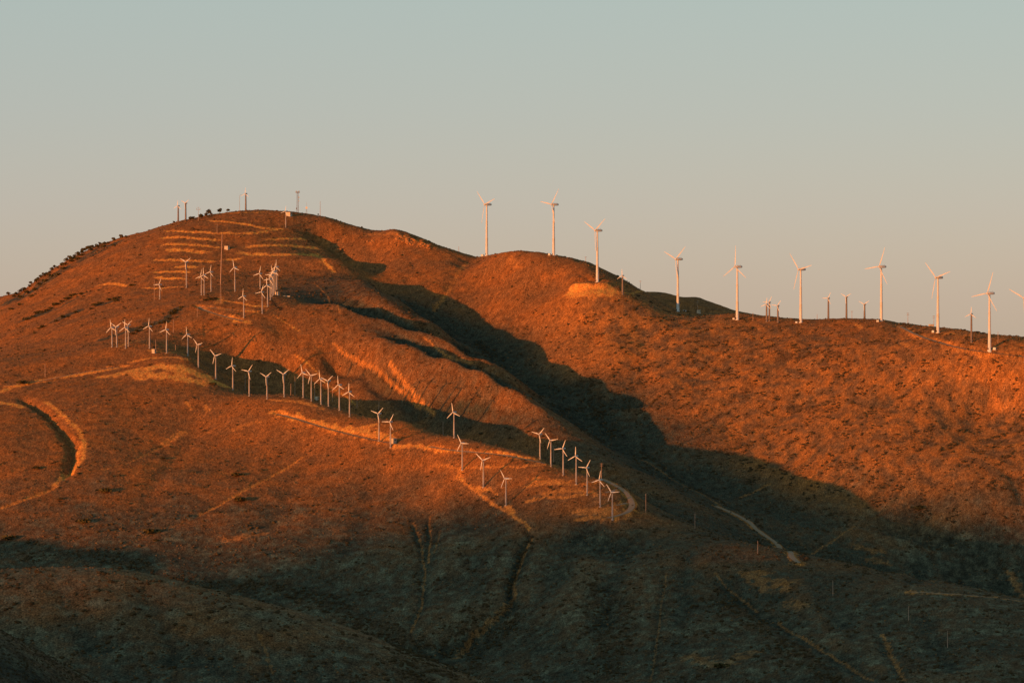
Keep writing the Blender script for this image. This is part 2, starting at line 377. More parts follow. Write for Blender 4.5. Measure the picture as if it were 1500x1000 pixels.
def bench(px, w):
    L = [hit(u, v) for (u, v) in px]
    L = [p for p in L]
    # resample and smooth
    Q = [L[0]]
    for a, b in zip(L[:-1], L[1:]):
        n = max(1, int(np.linalg.norm(b - a) // 5))
        for k in range(1, n + 1): Q.append(a + (b - a) * k / n)
    Q = np.array(Q); kk = min(7, len(Q) // 2 * 2 - 1)
    if kk >= 3:
        pad = kk // 2; Qp = np.pad(Q, ((pad, pad), (0, 0)), 'edge')
        Q = np.stack([np.convolve(Qp[:, c], np.ones(kk) / kk, 'valid') for c in range(3)], -1)
    zz = zat(Q[:, 0], Q[:, 1])
    kz = min(9, len(zz)//2*2-1)
    if kz >= 3: zz = np.convolve(np.pad(zz, kz//2, 'edge'), np.ones(kz)/kz, 'valid')
    Q[:, 2] = zz
    sl, D, S, T = pdist(Q[:, :2], w * 3)
    sg = np.r_[0, np.cumsum(np.linalg.norm(np.diff(Q[:, :2], axis=0), axis=1))]; sg /= sg[-1]
    zc = np.interp(T, sg, zz)
    m = 1 - sstep(w * .62, w * 1.5, D)
    Z[sl] = Z[sl] * (1 - m) + (zc - .15) * m
    return Q
for k_, (px_, w_) in ROADS.items():
    ROADW[k_] = (bench(px_, w_), w_)
    paint(None, w_ * .95, .5, 1.1, world=ROADW[k_][0][:, :2])
# flat fill of the turbine pad on the right-hand hill
def pad(px, r, zoff=0, flat=.9):
    c = hit(*px); sl, D, S, T = pdist([c[:2] + [-r * .55, 0], c[:2] + [r * .55, 0]], r * 1.8)
    m = flat * (1 - sstep(r * .75, r * 1.35, D)); Z[sl] = Z[sl] * (1 - m) + (c[2] + zoff) * m
pad((866,414), 15, .5)
TERR = [([(305,323),(331,325),(359,328),(387,334),(415,335)],2.4),([(243,340),(275,341),(312,342),(349,342),(377,341),(405,335)],2.6),
 ([(319,313),(350,312),(392,311)],2.0),([(237,349),(265,348),(293,350),(319,351)],2.8),([(389,351),(420,350),(448,351)],2.4),
 ([(237,359),(280,359),(319,362)],2.6),([(360,361),(410,360),(465,363)],3.0),([(246,366),(300,369)],4.5),([(353,369),(405,373),(430,373),(465,373)],4.6),
 ([(330,379),(352,377)],3.0),([(228,382),(270,382),(312,382)],2.8),([(258,392),(290,391)],3.6),([(228,400),(275,399)],2.4),([(228,408),(273,409)],2.6),
 ([(208,420),(232,421),(267,420)],1.4),([(145,418),(165,417),(185,419)],2.2),([(325,440),(344,442),(368,447),(392,448)],1.6),([(461,373),(475,385),(490,398)],2.4)]
for px_, w_ in TERR:
    carve([(a, b + 1) for a, b in px_], .5 + .12 * w_, w_ * 1.1, .5)
    carve([(a, b - 1) for a, b in px_], -.4, w_ * 1.2, .5)
    paint(px_, w_ * 1.05, .95, 1.1)
# bare slopes, washes, tracks, and sunlit gully walls painted pale
for px_, w_, a_, r_ in [
 ([(0,572),(60,556),(122,546),(182,536)],5,.9,.6),([(150,552),(226,538),(280,545),(320,562)],9,.95,.7),([(210,548),(260,553),(300,560)],9,.9,.8),([(182,545),(210,552)],8,.8,.8),
 ([(190,530),(226,524),(270,527)],3,.7,.8),([(400,586),(440,588),(470,598)],4,.6,1),([(400,604),(460,620),(520,630),(570,640)],6,.85,.8),([(480,625),(520,628),(545,622)],5,.7,1),
 ([(576,652),(612,653),(640,656)],3.5,.8,.8),([(0,588),(20,590),(32,596)],4,.9,.5),
 ([(66,588),(94,611),(117,630),(124,648),(121,671),(106,697)],2.2,.9,1.0),([(118,652),(112,680),(104,698)],2.4,.8,1.0),([(98,699),(80,711)],2.6,.8,.8),
 ([(84,712),(50,728),(0,746)],2,.55,1),([(175,801),(205,789),(230,778),(258,770),(280,759)],.8,.25,1.3),([(290,755),(318,742),(350,724),(375,712),(402,696),(425,682),(444,668)],1.3,.6,1.2),
 ([(150,690),(185,680),(217,664),(240,652),(266,633)],1.2,.35,1.3),([(266,633),(258,640),(240,650)],4,.5,1),([(345,628),(375,618)],4,.3,1.2),
 ([(272,590),(280,600)],2,.6,1.2),([(300,596),(304,603)],2,.6,1.2),([(340,790),(380,782)],6,.3,1.2),
 ([(640,659),(698,663),(732,665),(766,670),(798,678)],2.6,.8,.8),([(640,682),(672,687),(710,684),(760,684),(798,680)],1.6,.5,1),
 ([(772,734),(798,727),(832,727),(864,721)],2.6,.6,1),([(800,722),(840,716),(870,722)],4,.5,1.2),([(768,712),(794,708),(843,708)],1.6,.6,.9),([(784,704),(830,704)],5,.5,1.1),
 ([(672,699),(683,708),(698,717),(725,738),(747,753),(768,766),(776,776)],1.6,.7,.8),([(700,714),(710,715)],4,.85,.6),([(744,742),(750,752)],3,.8,.6),
 ([(716,713),(727,722)],1.4,.6,.8),([(672,686),(674,700)],3,.5,1),([(846,760),(875,758),(902,757)],3,.6,1),([(850,750),(880,748),(910,752)],6,.45,1.2),
 ([(779,790),(768,812),(760,836),(753,856),(755,874)],1.2,.35,1.3),([(752,878),(738,893),(724,906),(712,916),(700,926),(688,936),(668,962)],2.4,.3,1.3),
 ([(606,764),(612,780),(618,800),(619,820),(623,840),(620,862),(618,888),(610,908),(602,926)],.8,.35,1.3),([(630,756),(629,770),(632,788),(628,806),(628,824)],.7,.45,1.3),([(645,775),(641,792),(636,810)],.7,.2,1.4),
 ([(340,464),(352,470),(362,472)],5,.8,.8),([(286,449),(302,451),(336,454),(376,457)],1.8,.8,.8),([(286,449),(312,461),(344,469)],1.8,.7,.8),
 ([(316,446),(322,436),(323,446)],3,.6,1),([(175,507),(190,501),(205,497)],3,.75,.8),([(220,513),(245,516),(274,521)],2.4,.7,1),
 ([(400,460),(424,477),(440,487)],.9,.8,.6),([(432,520),(466,546),(493,572),(520,592)],.9,.85,.5),([(460,415),(480,435),(498,458)],.8,.5,.8),
 ([(572,533),(590,560),(612,585),(636,606)],2.2,.5,.9),([(488,504),(520,525),(560,550),(590,575),(615,598)],1.3,.55,.9),([(620,493),(640,510),(660,523)],1.0,.6,.8),([(650,522),(675,526),(696,530)],2.5,.35,1.3),  # sunlit patches of the gully wall, painted in as pale ground
 ([(842,425),(866,424),(892,425)],12,.95,.4),([(842,430),(866,431),(888,430)],8,.9,.5),([(905,432),(925,432),(945,427)],1.2,.7,.8),([(940,410),(960,420)],2,.0,1),
 ([(900,460),(925,480),(930,510)],9,.35,1.3),([(1316,476),(1345,492),(1390,506),(1440,520)],4,.6,.8),([(1320,500),(1330,510)],3,.6,1),
 ([(1385,488),(1410,490)],3,.7,1),([(1380,526),(1370,540),(1345,555),(1330,565),(1310,580)],1.2,.3,1.4),([(1255,472),(1262,478)],3,.6,1),
 ([(1085,728),(1105,720),(1128,708)],1.8,.3,1.3),([(1185,812),(1205,802),(1230,788),(1252,772)],.9,.25,1.4),([(1255,800),(1290,810)],4,.2,1.6),([(1270,820),(1300,826)],4,.2,1.6),
 ([(1484,650),(1496,670),(1500,700)],2,.4,1.2),([(1480,840),(1492,860),(1500,872)],4,.25,1.5),
 ([(1100,842),(1150,855)],9,.25,1.6),([(1160,885),(1175,890)],6,.25,1.6),([(1048,840),(1062,858),(1088,880),(1110,896)],.9,.28,1.4),([(1140,912),(1158,926),(1180,936),(1205,955),(1240,972),(1280,998)],1.1,.32,1.4),
 ([(976,840),(974,862),(968,888),(966,915),(960,952),(958,975),(952,998)],.7,.22,1.5),([(1292,928),(1300,942),(1304,960),(1316,980),(1324,998)],1.8,.35,1.3),([(1010,960),(1060,975),(1100,955)],6,.2,1.6),([(380,930),(388,948),(392,965),(400,985)],.8,.22,1.5),
 ([(545,342),(600,352),(630,362)],6,.4,1.2),([(635,455),(655,430),(685,385)],3,.35,1.1),([(700,366),(760,392)],3,.2,1.2),
 ([(940,672),(970,690),(996,708),(1030,725),(1060,744),(1096,760)],1.2,.25,1.2),([(450,300),(460,306)],1,.0,1)]:
    paint(px_, w_, a_, r_)
# fine relief everywhere: swales, rills down the slope, hummocks
wx = XG + 9 * perlin(XG / 60, YG / 60, 31); wy = YG + 9 * perlin(XG / 60, YG / 60, 32)
al = .60 * wx + .80 * wy; ac = .80 * wx - .60 * wy
rill = perlin(ac / 13, al / 150, 41) + .6 * perlin(ac / 6, al / 70, 42)
near = np.clip(YG / 2600, .3, 1.2) * edge
Z += near * (1.6 * fbm(XG / 95, YG / 95, 2, 51) + .34 * rill + .42 * fbm(XG / 17, YG / 17, 3, 61) + .26 * perlin(XG / 3.1, YG / 3.4, 71))
rough = soil * (perlin(XG / 4.0, YG / 5.0, 81) + .7 * perlin(XG / 9.0, YG / 9.0, 82))
Z += .30 * rough * near
# craggy outcrop on the shoulder
sl_, D_, S_, T_ = pdist(wline([(584,352),(605,352),(628,362)]), 26)
Z[sl_] += (1 - sstep(5, 20, D_)) * (3.4 * np.abs(perlin(XG[sl_] / 9, YG[sl_] / 9, 91)) + 1.8 * np.abs(perlin(XG[sl_] / 3.6, YG[sl_] / 3.6, 92)))
bump_ = np.interp(uf, [0,560,575,590,605,622,640,1500], [0,0,-2,-3,-1,-1,0,0]) + .7 * perlin(uf / 14.0, uf * 0 + .3, 95)
fix_sky(it=2, extra=bump_, sig=45.0)
for k_, (Q_, w_) in ROADW.items():      # roads stay level across
    sl, D, S, T = pdist(Q_[:, :2], w_ * 2)
    sg = np.r_[0, np.cumsum(np.linalg.norm(np.diff(Q_[:, :2], axis=0), axis=1))]; sg /= sg[-1]
    m = 1 - sstep(w_ * .62, w_ * 1.1, D)
    Z[sl] = Z[sl] * (1 - m) + (np.interp(T, sg, Q_[:, 2]) - .15) * m
# ---------------------------------------------------------------- blender helpers
random.seed(7); RNG = np.random.default_rng(11)
def mat(name, build):
    m = bpy.data.materials.new(name); m.use_nodes = True
    n = m.node_tree.nodes; n.clear(); o = n.new('ShaderNodeOutputMaterial'); p = n.new('ShaderNodeBsdfPrincipled')
    m.node_tree.links.new(p.outputs[0], o.inputs[0]); p.inputs['Roughness'].default_value = .9
    p.inputs['Specular IOR Level'].default_value = .2
    build(m.node_tree, n, m.node_tree.links, p); return m
def noise(nt_, scale, detail=4, rough=.6, vec=None):
    t = nt_.nodes.new('ShaderNodeTexNoise'); t.inputs['Scale'].default_value = scale; t.inputs['Detail'].default_value = detail
    t.inputs['Roughness'].default_value = rough
    if vec is None:
        c = nt_.nodes.new('ShaderNodeTexCoord'); vec = c.outputs['Object']
    nt_.links.new(vec, t.inputs['Vector']); return t
def rampn(nt_, fac, stops):
    r = nt_.nodes.new('ShaderNodeValToRGB'); nt_.links.new(fac, r.inputs[0]); e = r.color_ramp.elements
    while len(e) < len(stops): e.new(.5)
    for q, (p, c) in zip(e, stops): q.position = p; q.color = (*c, 1)
    return r
def plain_mat(name, c, rough=.6, var=.12, scale=.6, spec=.3, metal=0.0):
    def b(nt_, n, l, p):
        r = rampn(nt_, noise(nt_, scale, 5).outputs[0], [(.3, tuple(x * (1 - var) for x in c)), (.7, tuple(min(1, x * (1 + var)) for x in c))])
        l.new(r.outputs[0], p.inputs['Base Color']); p.inputs['Roughness'].default_value = rough
        p.inputs['Specular IOR Level'].default_value = spec; p.inputs['Metallic'].default_value = metal
    return mat(name, b)
def mesh_np(name, V, Fq, smooth=True):
    me = bpy.data.meshes.new(name); V = np.asarray(V, np.float32); Fq = np.asarray(Fq, np.int32); k = Fq.shape[1]
    me.vertices.add(len(V)); me.vertices.foreach_set('co', V.ravel())
    me.loops.add(Fq.size); me.loops.foreach_set('vertex_index', Fq.ravel())
    me.polygons.add(len(Fq)); me.polygons.foreach_set('loop_start', np.arange(0, Fq.size, k, dtype=np.int32))
    me.polygons.foreach_set('use_smooth', np.full(len(Fq), smooth, bool))
    me.update(calc_edges=True); return me
def link(name, me, m=None, parent=None, loc=None, kind=None, label=None, cat=None, group=None):
    o = bpy.data.objects.new(name, me); COL.objects.link(o)
    if m is not None and me is not None and len(me.materials) == 0: me.materials.append(m)
    if parent is not None: o.parent = parent
    if loc is not None: o.location = loc
    if kind: o['kind'] = kind
    if label: o['label'] = label
    if cat: o['category'] = cat
    if group: o['group'] = group
    return o

# ---------------------------------------------------------------- hillside mesh with its ground cover colours and painted shade
nu, ny = Z.shape
dx, dy = sz_ , -cz
mott = fbm(XG / 40, YG / 40, 3, 101); mot2 = fbm(XG / 7, YG / 9, 3, 111); mot3 = perlin(XG / 2.2, YG / 2.6, 121)
streak = .8 * perlin(ac / 9, al / 80, 131) + .6 * perlin(ac / 4, al / 30, 132)
def region(px, r):      # soft patch of land round a surveyed path
    g = np.zeros(Z.shape); sl, D, S, T = pdist(wline(px), r); g[sl] = 1 - sstep(r * .45, r, D); return g
scrubby = np.maximum.reduce([region([(960,470),(1010,520),(960,560)], 110), region([(1110,520),(1230,540),(1330,560)], 150), region([(1120,600),(1220,620),(1300,640)], 160), region([(1400,700),(1440,640)], 120)])
west = np.maximum.reduce([region([(20,440),(60,415),(110,385),(160,360)], 26), region([(35,468),(75,455),(100,442),(122,432)], 14), region([(80,470),(115,455)], 10),
   region([(148,446),(172,438)], 10), region([(198,480),(245,468),(262,452)], 14), region([(150,497),(215,478)], 8)])
veg_n = fbm(XG / 16, YG / 22, 4, 141) + .5 * streak
green = sstep(.15, .75, veg_n + .9 * scrubby - .35) * (.26 + .4 * scrubby)
green = np.maximum(green, west * sstep(-.5, .2, veg_n))
creek = region([(560,433),(640,486),(730,552),(820,604),(900,660),(1010,722),(1110,780),(1180,830)], 165)  # valley shade painted along the creek as greener ground
low_shade = np.maximum.reduce([1 - sstep(-175, -95, Z + 14 * mott), .95 * creek, .68 * (1 - sstep(1750, 1950, YG + 20 * mott)), 1.0 * (YG < 1150)])                   # greener low cover, with the valley shade's cool dark tone painted in
green = np.maximum(green, brush_shade * sstep(-.7, .1, mot2 + mot3)); green = np.clip(np.maximum(green, low_shade * (.74 + .26 * sstep(-.4, .5, mot2))), 0, 1)
def blur(A, r):
    for ax in (0, 1):
        c = np.cumsum(np.concatenate([np.repeat(A.take([0], ax), r + 1, ax), A, np.repeat(A.take([-1], ax), r, ax)], ax), ax)
        n = A.shape[ax]; A = (c.take(range(2 * r + 1, 2 * r + 1 + n), ax) - c.take(range(0, n), ax)) / (2 * r + 1)
    return A
convex = np.clip((Z - blur(blur(Z, 14), 14)) / 2.2, -1, 1)           # shading of form put into the colour: hollows dark and green, spurs straw
green = np.clip(green - .35 * convex * (.35 + .65 * low_shade), 0, 1)
G = lambda *c: np.array(c)[None, None, :]
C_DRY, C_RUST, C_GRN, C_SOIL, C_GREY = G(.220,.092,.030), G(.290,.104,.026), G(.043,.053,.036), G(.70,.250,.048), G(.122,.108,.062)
m1 = sstep(-.5, .6, mott + .35 * streak)[..., None]
colr = C_DRY * (1 - m1) + C_RUST * m1
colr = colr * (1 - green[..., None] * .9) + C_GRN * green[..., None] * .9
gm = (np.clip(sstep(.2, .8, fbm(XG / 30, YG / 34, 3, 151)) * .5 + .35 * np.clip(convex, 0, 1) + .25 * sstep(.1, .6, mot2), 0, .85) * np.clip(low_shade - creek, 0, 1))[..., None]
colr = colr * (1 - gm) + C_GREY * 1.15 * gm
colr = colr * (1 + (.24 + .22 * low_shade) * mot2 + .26 * mot3 + .10 * streak)[..., None]
bare = (1 - creek) * region([(960,520),(1100,600),(1250,640),(1400,560)], 230) * (.20 + .10 * fbm(XG / 5, YG / 6, 4, 201) + .10 * streak) * (1 - .7 * scrubby * sstep(.1, .6, veg_n))
sb = np.clip(np.maximum(soil, bare) * (1 + .35 * mot2 + .25 * mot3), 0, 1)[..., None]
colr = colr * (1 - sb) + C_SOIL * (1 + .12 * mot3[..., None]) * sb
colr = colr * (1 - .22 * np.clip(-convex, 0, 1) * low_shade - .30 * (YG < 1150))[..., None]  # hollows shaded in the colour; the nearest corner darkened as well
colr = colr * (1 + .24 * (np.random.default_rng(3).random(Z.shape) - .5) * 2)[..., None] * (1 - .35 * brush_shade[..., None])
colr = np.clip(colr, .012, .6)
V = np.stack([XG, YG, Z], -1).reshape(-1, 3)
idx = np.arange(nu * ny).reshape(nu, ny)
Fq = np.stack([idx[:-1, :-1], idx[1:, :-1], idx[1:, 1:], idx[:-1, 1:]], -1).reshape(-1, 4)
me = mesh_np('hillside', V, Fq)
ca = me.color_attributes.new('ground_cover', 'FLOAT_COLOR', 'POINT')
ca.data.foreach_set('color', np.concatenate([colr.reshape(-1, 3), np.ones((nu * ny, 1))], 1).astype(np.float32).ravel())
def b_hill(nt_, n, l, p):
    a = n.new('ShaderNodeVertexColor'); a.layer_name = 'ground_cover'
    r = rampn(nt_, noise(nt_, .9, 6, .75).outputs[0], [(.38, (.30,.30,.30)), (.5, (.95,.95,.95)), (.62, (1.85,1.8,1.7))])
    mx = n.new('ShaderNodeMix'); mx.data_type = 'RGBA'; mx.blend_type = 'MULTIPLY'; mx.inputs[0].default_value = 1
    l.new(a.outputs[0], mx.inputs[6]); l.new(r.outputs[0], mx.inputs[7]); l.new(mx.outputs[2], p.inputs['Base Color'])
    bp = n.new('ShaderNodeBump'); bp.inputs['Strength'].default_value = .8; bp.inputs['Distance'].default_value = .5
    l.new(noise(nt_, .55, 6, .7).outputs[0], bp.inputs['Height']); l.new(bp.outputs[0], p.inputs['Normal'])
    p.inputs['Roughness'].default_value = 1; p.inputs['Specular IOR Level'].default_value = .05
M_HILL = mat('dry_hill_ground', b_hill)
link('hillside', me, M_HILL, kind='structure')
# plain round the hills
def b_plain(nt_, n, l, p):
    r = rampn(nt_, noise(nt_, .003, 6).outputs[0], [(.3, (.07,.055,.035)), (.7, (.13,.085,.05))]); l.new(r.outputs[0], p.inputs['Base Color']); p.inputs['Roughness'].default_value = 1
R_ = 60000
an = np.linspace(0, 2 * np.pi, 49)[:-1]; Vp = np.concatenate([[[0, 0, PLAIN - 1.5]]] + [np.stack([r * np.cos(an), r * np.sin(an), np.full(48, PLAIN - 1.5)], -1) for r in (4000, 15000, R_)])
Fp = [[0, 1 + k, 1 + (k + 1) % 48] for k in range(48)]
for q in range(2): 
    for k in range(48):
        a, b = 1 + q * 48 + k, 1 + q * 48 + (k + 1) % 48; Fp += [[a, a + 48, b + 48], [a, b + 48, b]]
link('ground', mesh_np('ground', Vp, Fp), mat('plain_ground', b_plain), kind='structure')
# mountains toward the sunset, behind and left of the camera
RP = [-9000,-5000,-2500,-900,-500,-300,-207,-159,-89,-17,42,87,152,280,420,520,4000,9000]
RZ = [-60,-190,-150,-205,-225,-245,-236,-205,-158,-126,-122,-122,-100,-152,-152,-122,-160,-40]
p_ = np.concatenate([np.arange(-9000, -1000, 160), np.arange(-1000, 1400, 14), np.arange(1400, 9001, 160)]); s_ = np.arange(-1600, 1601, 100.0)
PPp, SSs = np.meshgrid(p_, s_, indexing='ij'); D0 = 8500.0
crest = np.interp(PPp, RP, RZ) + te * D0 + 6 * perlin(PPp / 90, PPp * 0 + .5, 161) + 3 * perlin(PPp / 30, PPp * 0 + .5, 162)
hm = (crest - PLAIN) * (1 - np.abs(SSs) / 1600) ** 1.15 * (1 + .22 * np.minimum(1, np.abs(SSs) / 500) * fbm(PPp / 700, SSs / 600, 3, 163)) + PLAIN - 3
bx, by = 0 - cz * D0, 2500 - sz_ * D0
Vm = np.stack([bx + sz_ * PPp + cz * SSs, by - cz * PPp + sz_ * SSs, hm], -1).reshape(-1, 3)
idm = np.arange(hm.size).reshape(hm.shape); Fm = np.stack([idm[:-1, :-1], idm[1:, :-1], idm[1:, 1:], idm[:-1, 1:]], -1).reshape(-1, 4)
link('sunset_mountains', mesh_np('sunset_mountains', Vm, Fm), bpy.data.materials['plain_ground'], kind='structure')

# ---------------------------------------------------------------- road surfaces
def b_road(nt_, n, l, p):
    r = rampn(nt_, noise(nt_, .8, 6, .7).outputs[0], [(.3, (.24,.15,.085)), (.7, (.38,.235,.135))]); l.new(r.outputs[0], p.inputs['Base Color']); p.inputs['Roughness'].default_value = 1
M_ROAD = mat('road_dirt', b_road)
for k_, (Q, w_) in ROADW.items():
    if k_ in ('crest', 'front', 'pad_a', 'pad_b', 'left'): Q = Q; 
    t_ = np.gradient(Q[:, :2], axis=0); t_ /= np.linalg.norm(t_, axis=1)[:, None] + 1e-9; nn = np.stack([t_[:, 1], -t_[:, 0]], -1)
    sgx = np.arange(len(Q)) * 1.0; rows = []
    for o_ in (-1, -.5, 0, .5, 1):
        hw = w_ * .5 * (1 + .22 * perlin(sgx / 3.1, sgx * 0 + (7.3 if o_ > 0 else 2.1), 171))
        q = Q[:, :2] + nn * (o_ * hw)[:, None]
        zq = np.maximum.reduce([zat(q[:, 0] + a, q[:, 1] + b) for a in (-.5, 0, .5) for b in (-.9, 0, .9)])
        rows.append(np.stack([q[:, 0], q[:, 1], zq + (.14 if abs(o_) < 1 else .02)], -1))
    Vr = np.stack(rows, 1).reshape(-1, 3); ir = np.arange(len(Vr)).reshape(len(Q), 5)
    link('dirt_road', mesh_np('dirt_road', Vr, np.stack([ir[:-1, :-1], ir[:-1, 1:], ir[1:, 1:], ir[1:, :-1]], -1).reshape(-1, 4)), M_ROAD, kind='structure')

# ---------------------------------------------------------------- low bushes and grass clumps all over the slopes
def ico(sub=0):
    t = (1 + 5 ** .5) / 2
    v = [(-1,t,0),(1,t,0),(-1,-t,0),(1,-t,0),(0,-1,t),(0,1,t),(0,-1,-t),(0,1,-t),(t,0,-1),(t,0,1),(-t,0,-1),(-t,0,1)]
    f = [(0,11,5),(0,5,1),(0,1,7),(0,7,10),(0,10,11),(1,5,9),(5,11,4),(11,10,2),(10,7,6),(7,1,8),(3,9,4),(3,4,2),(3,2,6),(3,6,8),(3,8,9),(4,9,5),(2,4,11),(6,2,10),(8,6,7),(9,8,1)]
    v = [tuple(np.array(a) / np.linalg.norm(a)) for a in v]
    for _ in range(sub):
        nf = []; cache = {}
        def mid(a, b):
            k = (min(a, b), max(a, b))
            if k not in cache:
                m = np.array(v[a]) + np.array(v[b]); v.append(tuple(m / np.linalg.norm(m))); cache[k] = len(v) - 1
            return cache[k]
        for a, b, c in f:
            x, y, z = mid(a, b), mid(b, c), mid(c, a); nf += [(a, x, z), (b, y, x), (c, z, y), (x, y, z)]
        f = nf
    return np.array(v), np.array(f)
IV, IF = ico(0)
def scatter(n, dens_grid, smin, smax, umin=-60, umax=1560, ymin=1450, ymax=3760):
    """random world points, kept with the probability given by the cover grid"""
    out = []; tot = 0
    while tot < n:
        y = ymin + (ymax - ymin) * RNG.random(40000); u = umin + (umax - umin) * RNG.random(40000)
        x = (u - U0) / F * y
        i = np.clip(np.searchsorted(uf, u), 0, nu - 1); j = np.clip(np.searchsorted(Yf, y), 0, ny - 1)
        k = RNG.random(40000) < dens_grid[i, j]
        out.append(np.stack([x[k], y[k]], -1)); tot += int(k.sum())
    q = np.concatenate(out)[:n]; z = zat(q[:, 0], q[:, 1])
    s = smin + (smax - smin) * RNG.random(n) ** 2
    return np.stack([q[:, 0], q[:, 1], z], -1), s
def blobs(name, pts, s, m, flat=(.5, .9), label=None):
    n = len(pts); a = RNG.random(n) * 6.283; jit = 1 + .38 * (RNG.random((n, 12, 1)) - .5) * 2
    v = IV[None] * jit
    sc_ = np.stack([s * (.7 + .7 * RNG.random(n)), s * (.7 + .6 * RNG.random(n)), s * (flat[0] + (flat[1] - flat[0]) * RNG.random(n))], -1)
    v = v * sc_[:, None, :]
    ca_, sa_ = np.cos(a)[:, None], np.sin(a)[:, None]
    v = np.stack([v[..., 0] * ca_ - v[..., 1] * sa_, v[..., 0] * sa_ + v[..., 1] * ca_, v[..., 2]], -1)
    v += pts[:, None, :] + np.array([0, 0, .25]) * s[:, None, None]
    f = IF[None] + (np.arange(n) * 12)[:, None, None]
    return link(name, mesh_np(name, v.reshape(-1, 3), f.reshape(-1, 3)), m, kind='stuff', label=label)
def b_bush(c0, c1):
    def b(nt_, n, l, p):
        r = rampn(nt_, noise(nt_, .35, 4, .7).outputs[0], [(.3, c0), (.7, c1)]); l.new(r.outputs[0], p.inputs['Base Color'])
        bp = n.new('ShaderNodeBump'); bp.inputs['Strength'].default_value = .8; bp.inputs['Distance'].default_value = .3
        l.new(noise(nt_, 2.5, 4, .7).outputs[0], bp.inputs['Height']); l.new(bp.outputs[0], p.inputs['Normal'])
        p.inputs['Roughness'].default_value = 1; p.inputs['Specular IOR Level'].default_value = .05
    return b
M_BUSH = mat('sage_bush_leaves', b_bush((.045,.030,.013), (.085,.055,.025)))
M_TUFT = mat('dry_grass_tuft', b_bush((.10,.060,.030), (.23,.130,.055)))
M_TREE = mat('tree_leaves', b_bush((.050,.040,.014), (.105,.078,.028)))
not_soil_or_sunlit = 1 - np.clip(soil * 1.6, 0, 1)
clump = sstep(.1, .5, fbm(ac / 9, al / 30, 3, 181) + .25 * mot2)
hillr = region([(960,520),(1100,600),(1250,640),(1400,560)], 230)
dn = (.010 + .9 * scrubby * clump + .35 * hillr * clump + .8 * brush_shade + .10 * clump + .16 * low_shade * sstep(.0, .5, fbm(XG / 30, YG / 40, 3, 191))) * not_soil_or_sunlit
pb, sbb = scatter(24000, np.clip(dn, 0, 1), .55, 1.8)
blobs('low_bushes', pb, sbb, M_BUSH, (.5, .8), 'low dark bushes dotted over the dry slopes')
pn, sn = scatter(5000, np.ones(Z.shape), .12, .45, -60, 330, 690, 860)
blobs('near_bushes', pn, sn, M_BUSH, (.5, .9), 'dark low scrub on the nearest hill corner')
dn2 = (.5 + .5 * sstep(-.3, .4, mot2)) * not_soil_or_sunlit * (1 - .5 * low_shade)
pt, st = scatter(36000, np.clip(dn2, 0, 1), .35, .95)
blobs('grass_clumps', pt, st, M_TUFT, (.5, .9), 'dry grass clumps covering the slopes')
# ---------------------------------------------------------------- mesh builders
class MB:
    def __init__(s): s.v = []; s.f = []
    def ring(s, pts): i = len(s.v); s.v += [tuple(p) for p in pts]; return list(range(i, i + len(pts)))
    def skin(s, rings, cap=True):
        R = [s.ring(r) for r in rings]; n = len(R[0])
        for a, b in zip(R[:-1], R[1:]):
            for k in range(n): s.f.append((a[k], a[(k + 1) % n], b[(k + 1) % n], b[k]))
        if cap: s.f.append(tuple(reversed(R[0]))); s.f.append(tuple(R[-1]))
        return s
    def tube(s, p0, p1, r0, r1, n=8):
        p0 = Vector(p0); p1 = Vector(p1); d = (p1 - p0).normalized(); a = d.orthogonal().normalized(); b = d.cross(a)
        return s.skin([[p + (a * math.cos(t) + b * math.sin(t)) * r for t in [2 * math.pi * k / n for k in range(n)]] for p, r in ((p0, r0), (p1, r1))])
    def lathe(s, prof, n=16):       # profile of (radius, z)
        return s.skin([[(r * math.cos(2 * math.pi * k / n), r * math.sin(2 * math.pi * k / n), z) for k in range(n)] for r, z in prof])
    def box(s, c, d, taper=1.0):
        x, y, z = c; a, b, h = d[0] / 2, d[1] / 2, d[2]
        return s.skin([[(x - a * t, y - b * t, zz), (x + a * t, y - b * t, zz), (x + a * t, y + b * t, zz), (x - a * t, y + b * t, zz)] for zz, t in ((z, 1), (z + h, taper))])
    def mesh(s, name, m, smooth=False):
        me = bpy.data.meshes.new(name); me.from_pydata([tuple(p) for p in s.v], [], s.f); me.materials.append(m)
        me.polygons.foreach_set('use_smooth', [smooth] * len(me.polygons)); me.update(); return me
def smoothed(me, ang=40):
    me.polygons.foreach_set('use_smooth', [True] * len(me.polygons))
    try: me.set_sharp_from_angle(angle=math.radians(ang))
    except Exception: pass
    return me
M_WHITE = plain_mat('turbine_white_paint', (.53, .50, .45), .5, .08, .25, .3)
M_GALV = plain_mat('galvanised_tower', (.29, .25, .215), .6, .16, .4, .4)
M_BROWN = plain_mat('weathered_steel_tower', (.16, .12, .095), .6, .2, .5, .3)
M_WOOD = plain_mat('weathered_pole_wood', (.34, .22, .15), .9, .2, 1.2, .1)
M_CAB = plain_mat('cabinet_paint', (.46, .36, .25), .6, .1, .8, .3)
M_DARK = plain_mat('dark_louvre', (.06, .055, .05), .7, .1, 2, .2)
M_CONC = plain_mat('concrete', (.42, .37, .30), .9, .15, .7, .1)
M_ROCK = plain_mat('outcrop_rock', (.34, .15, .05), .95, .3, .25, .1)
M_BARK = plain_mat('bark', (.10, .075, .05), .95, .25, 1.5, .05)

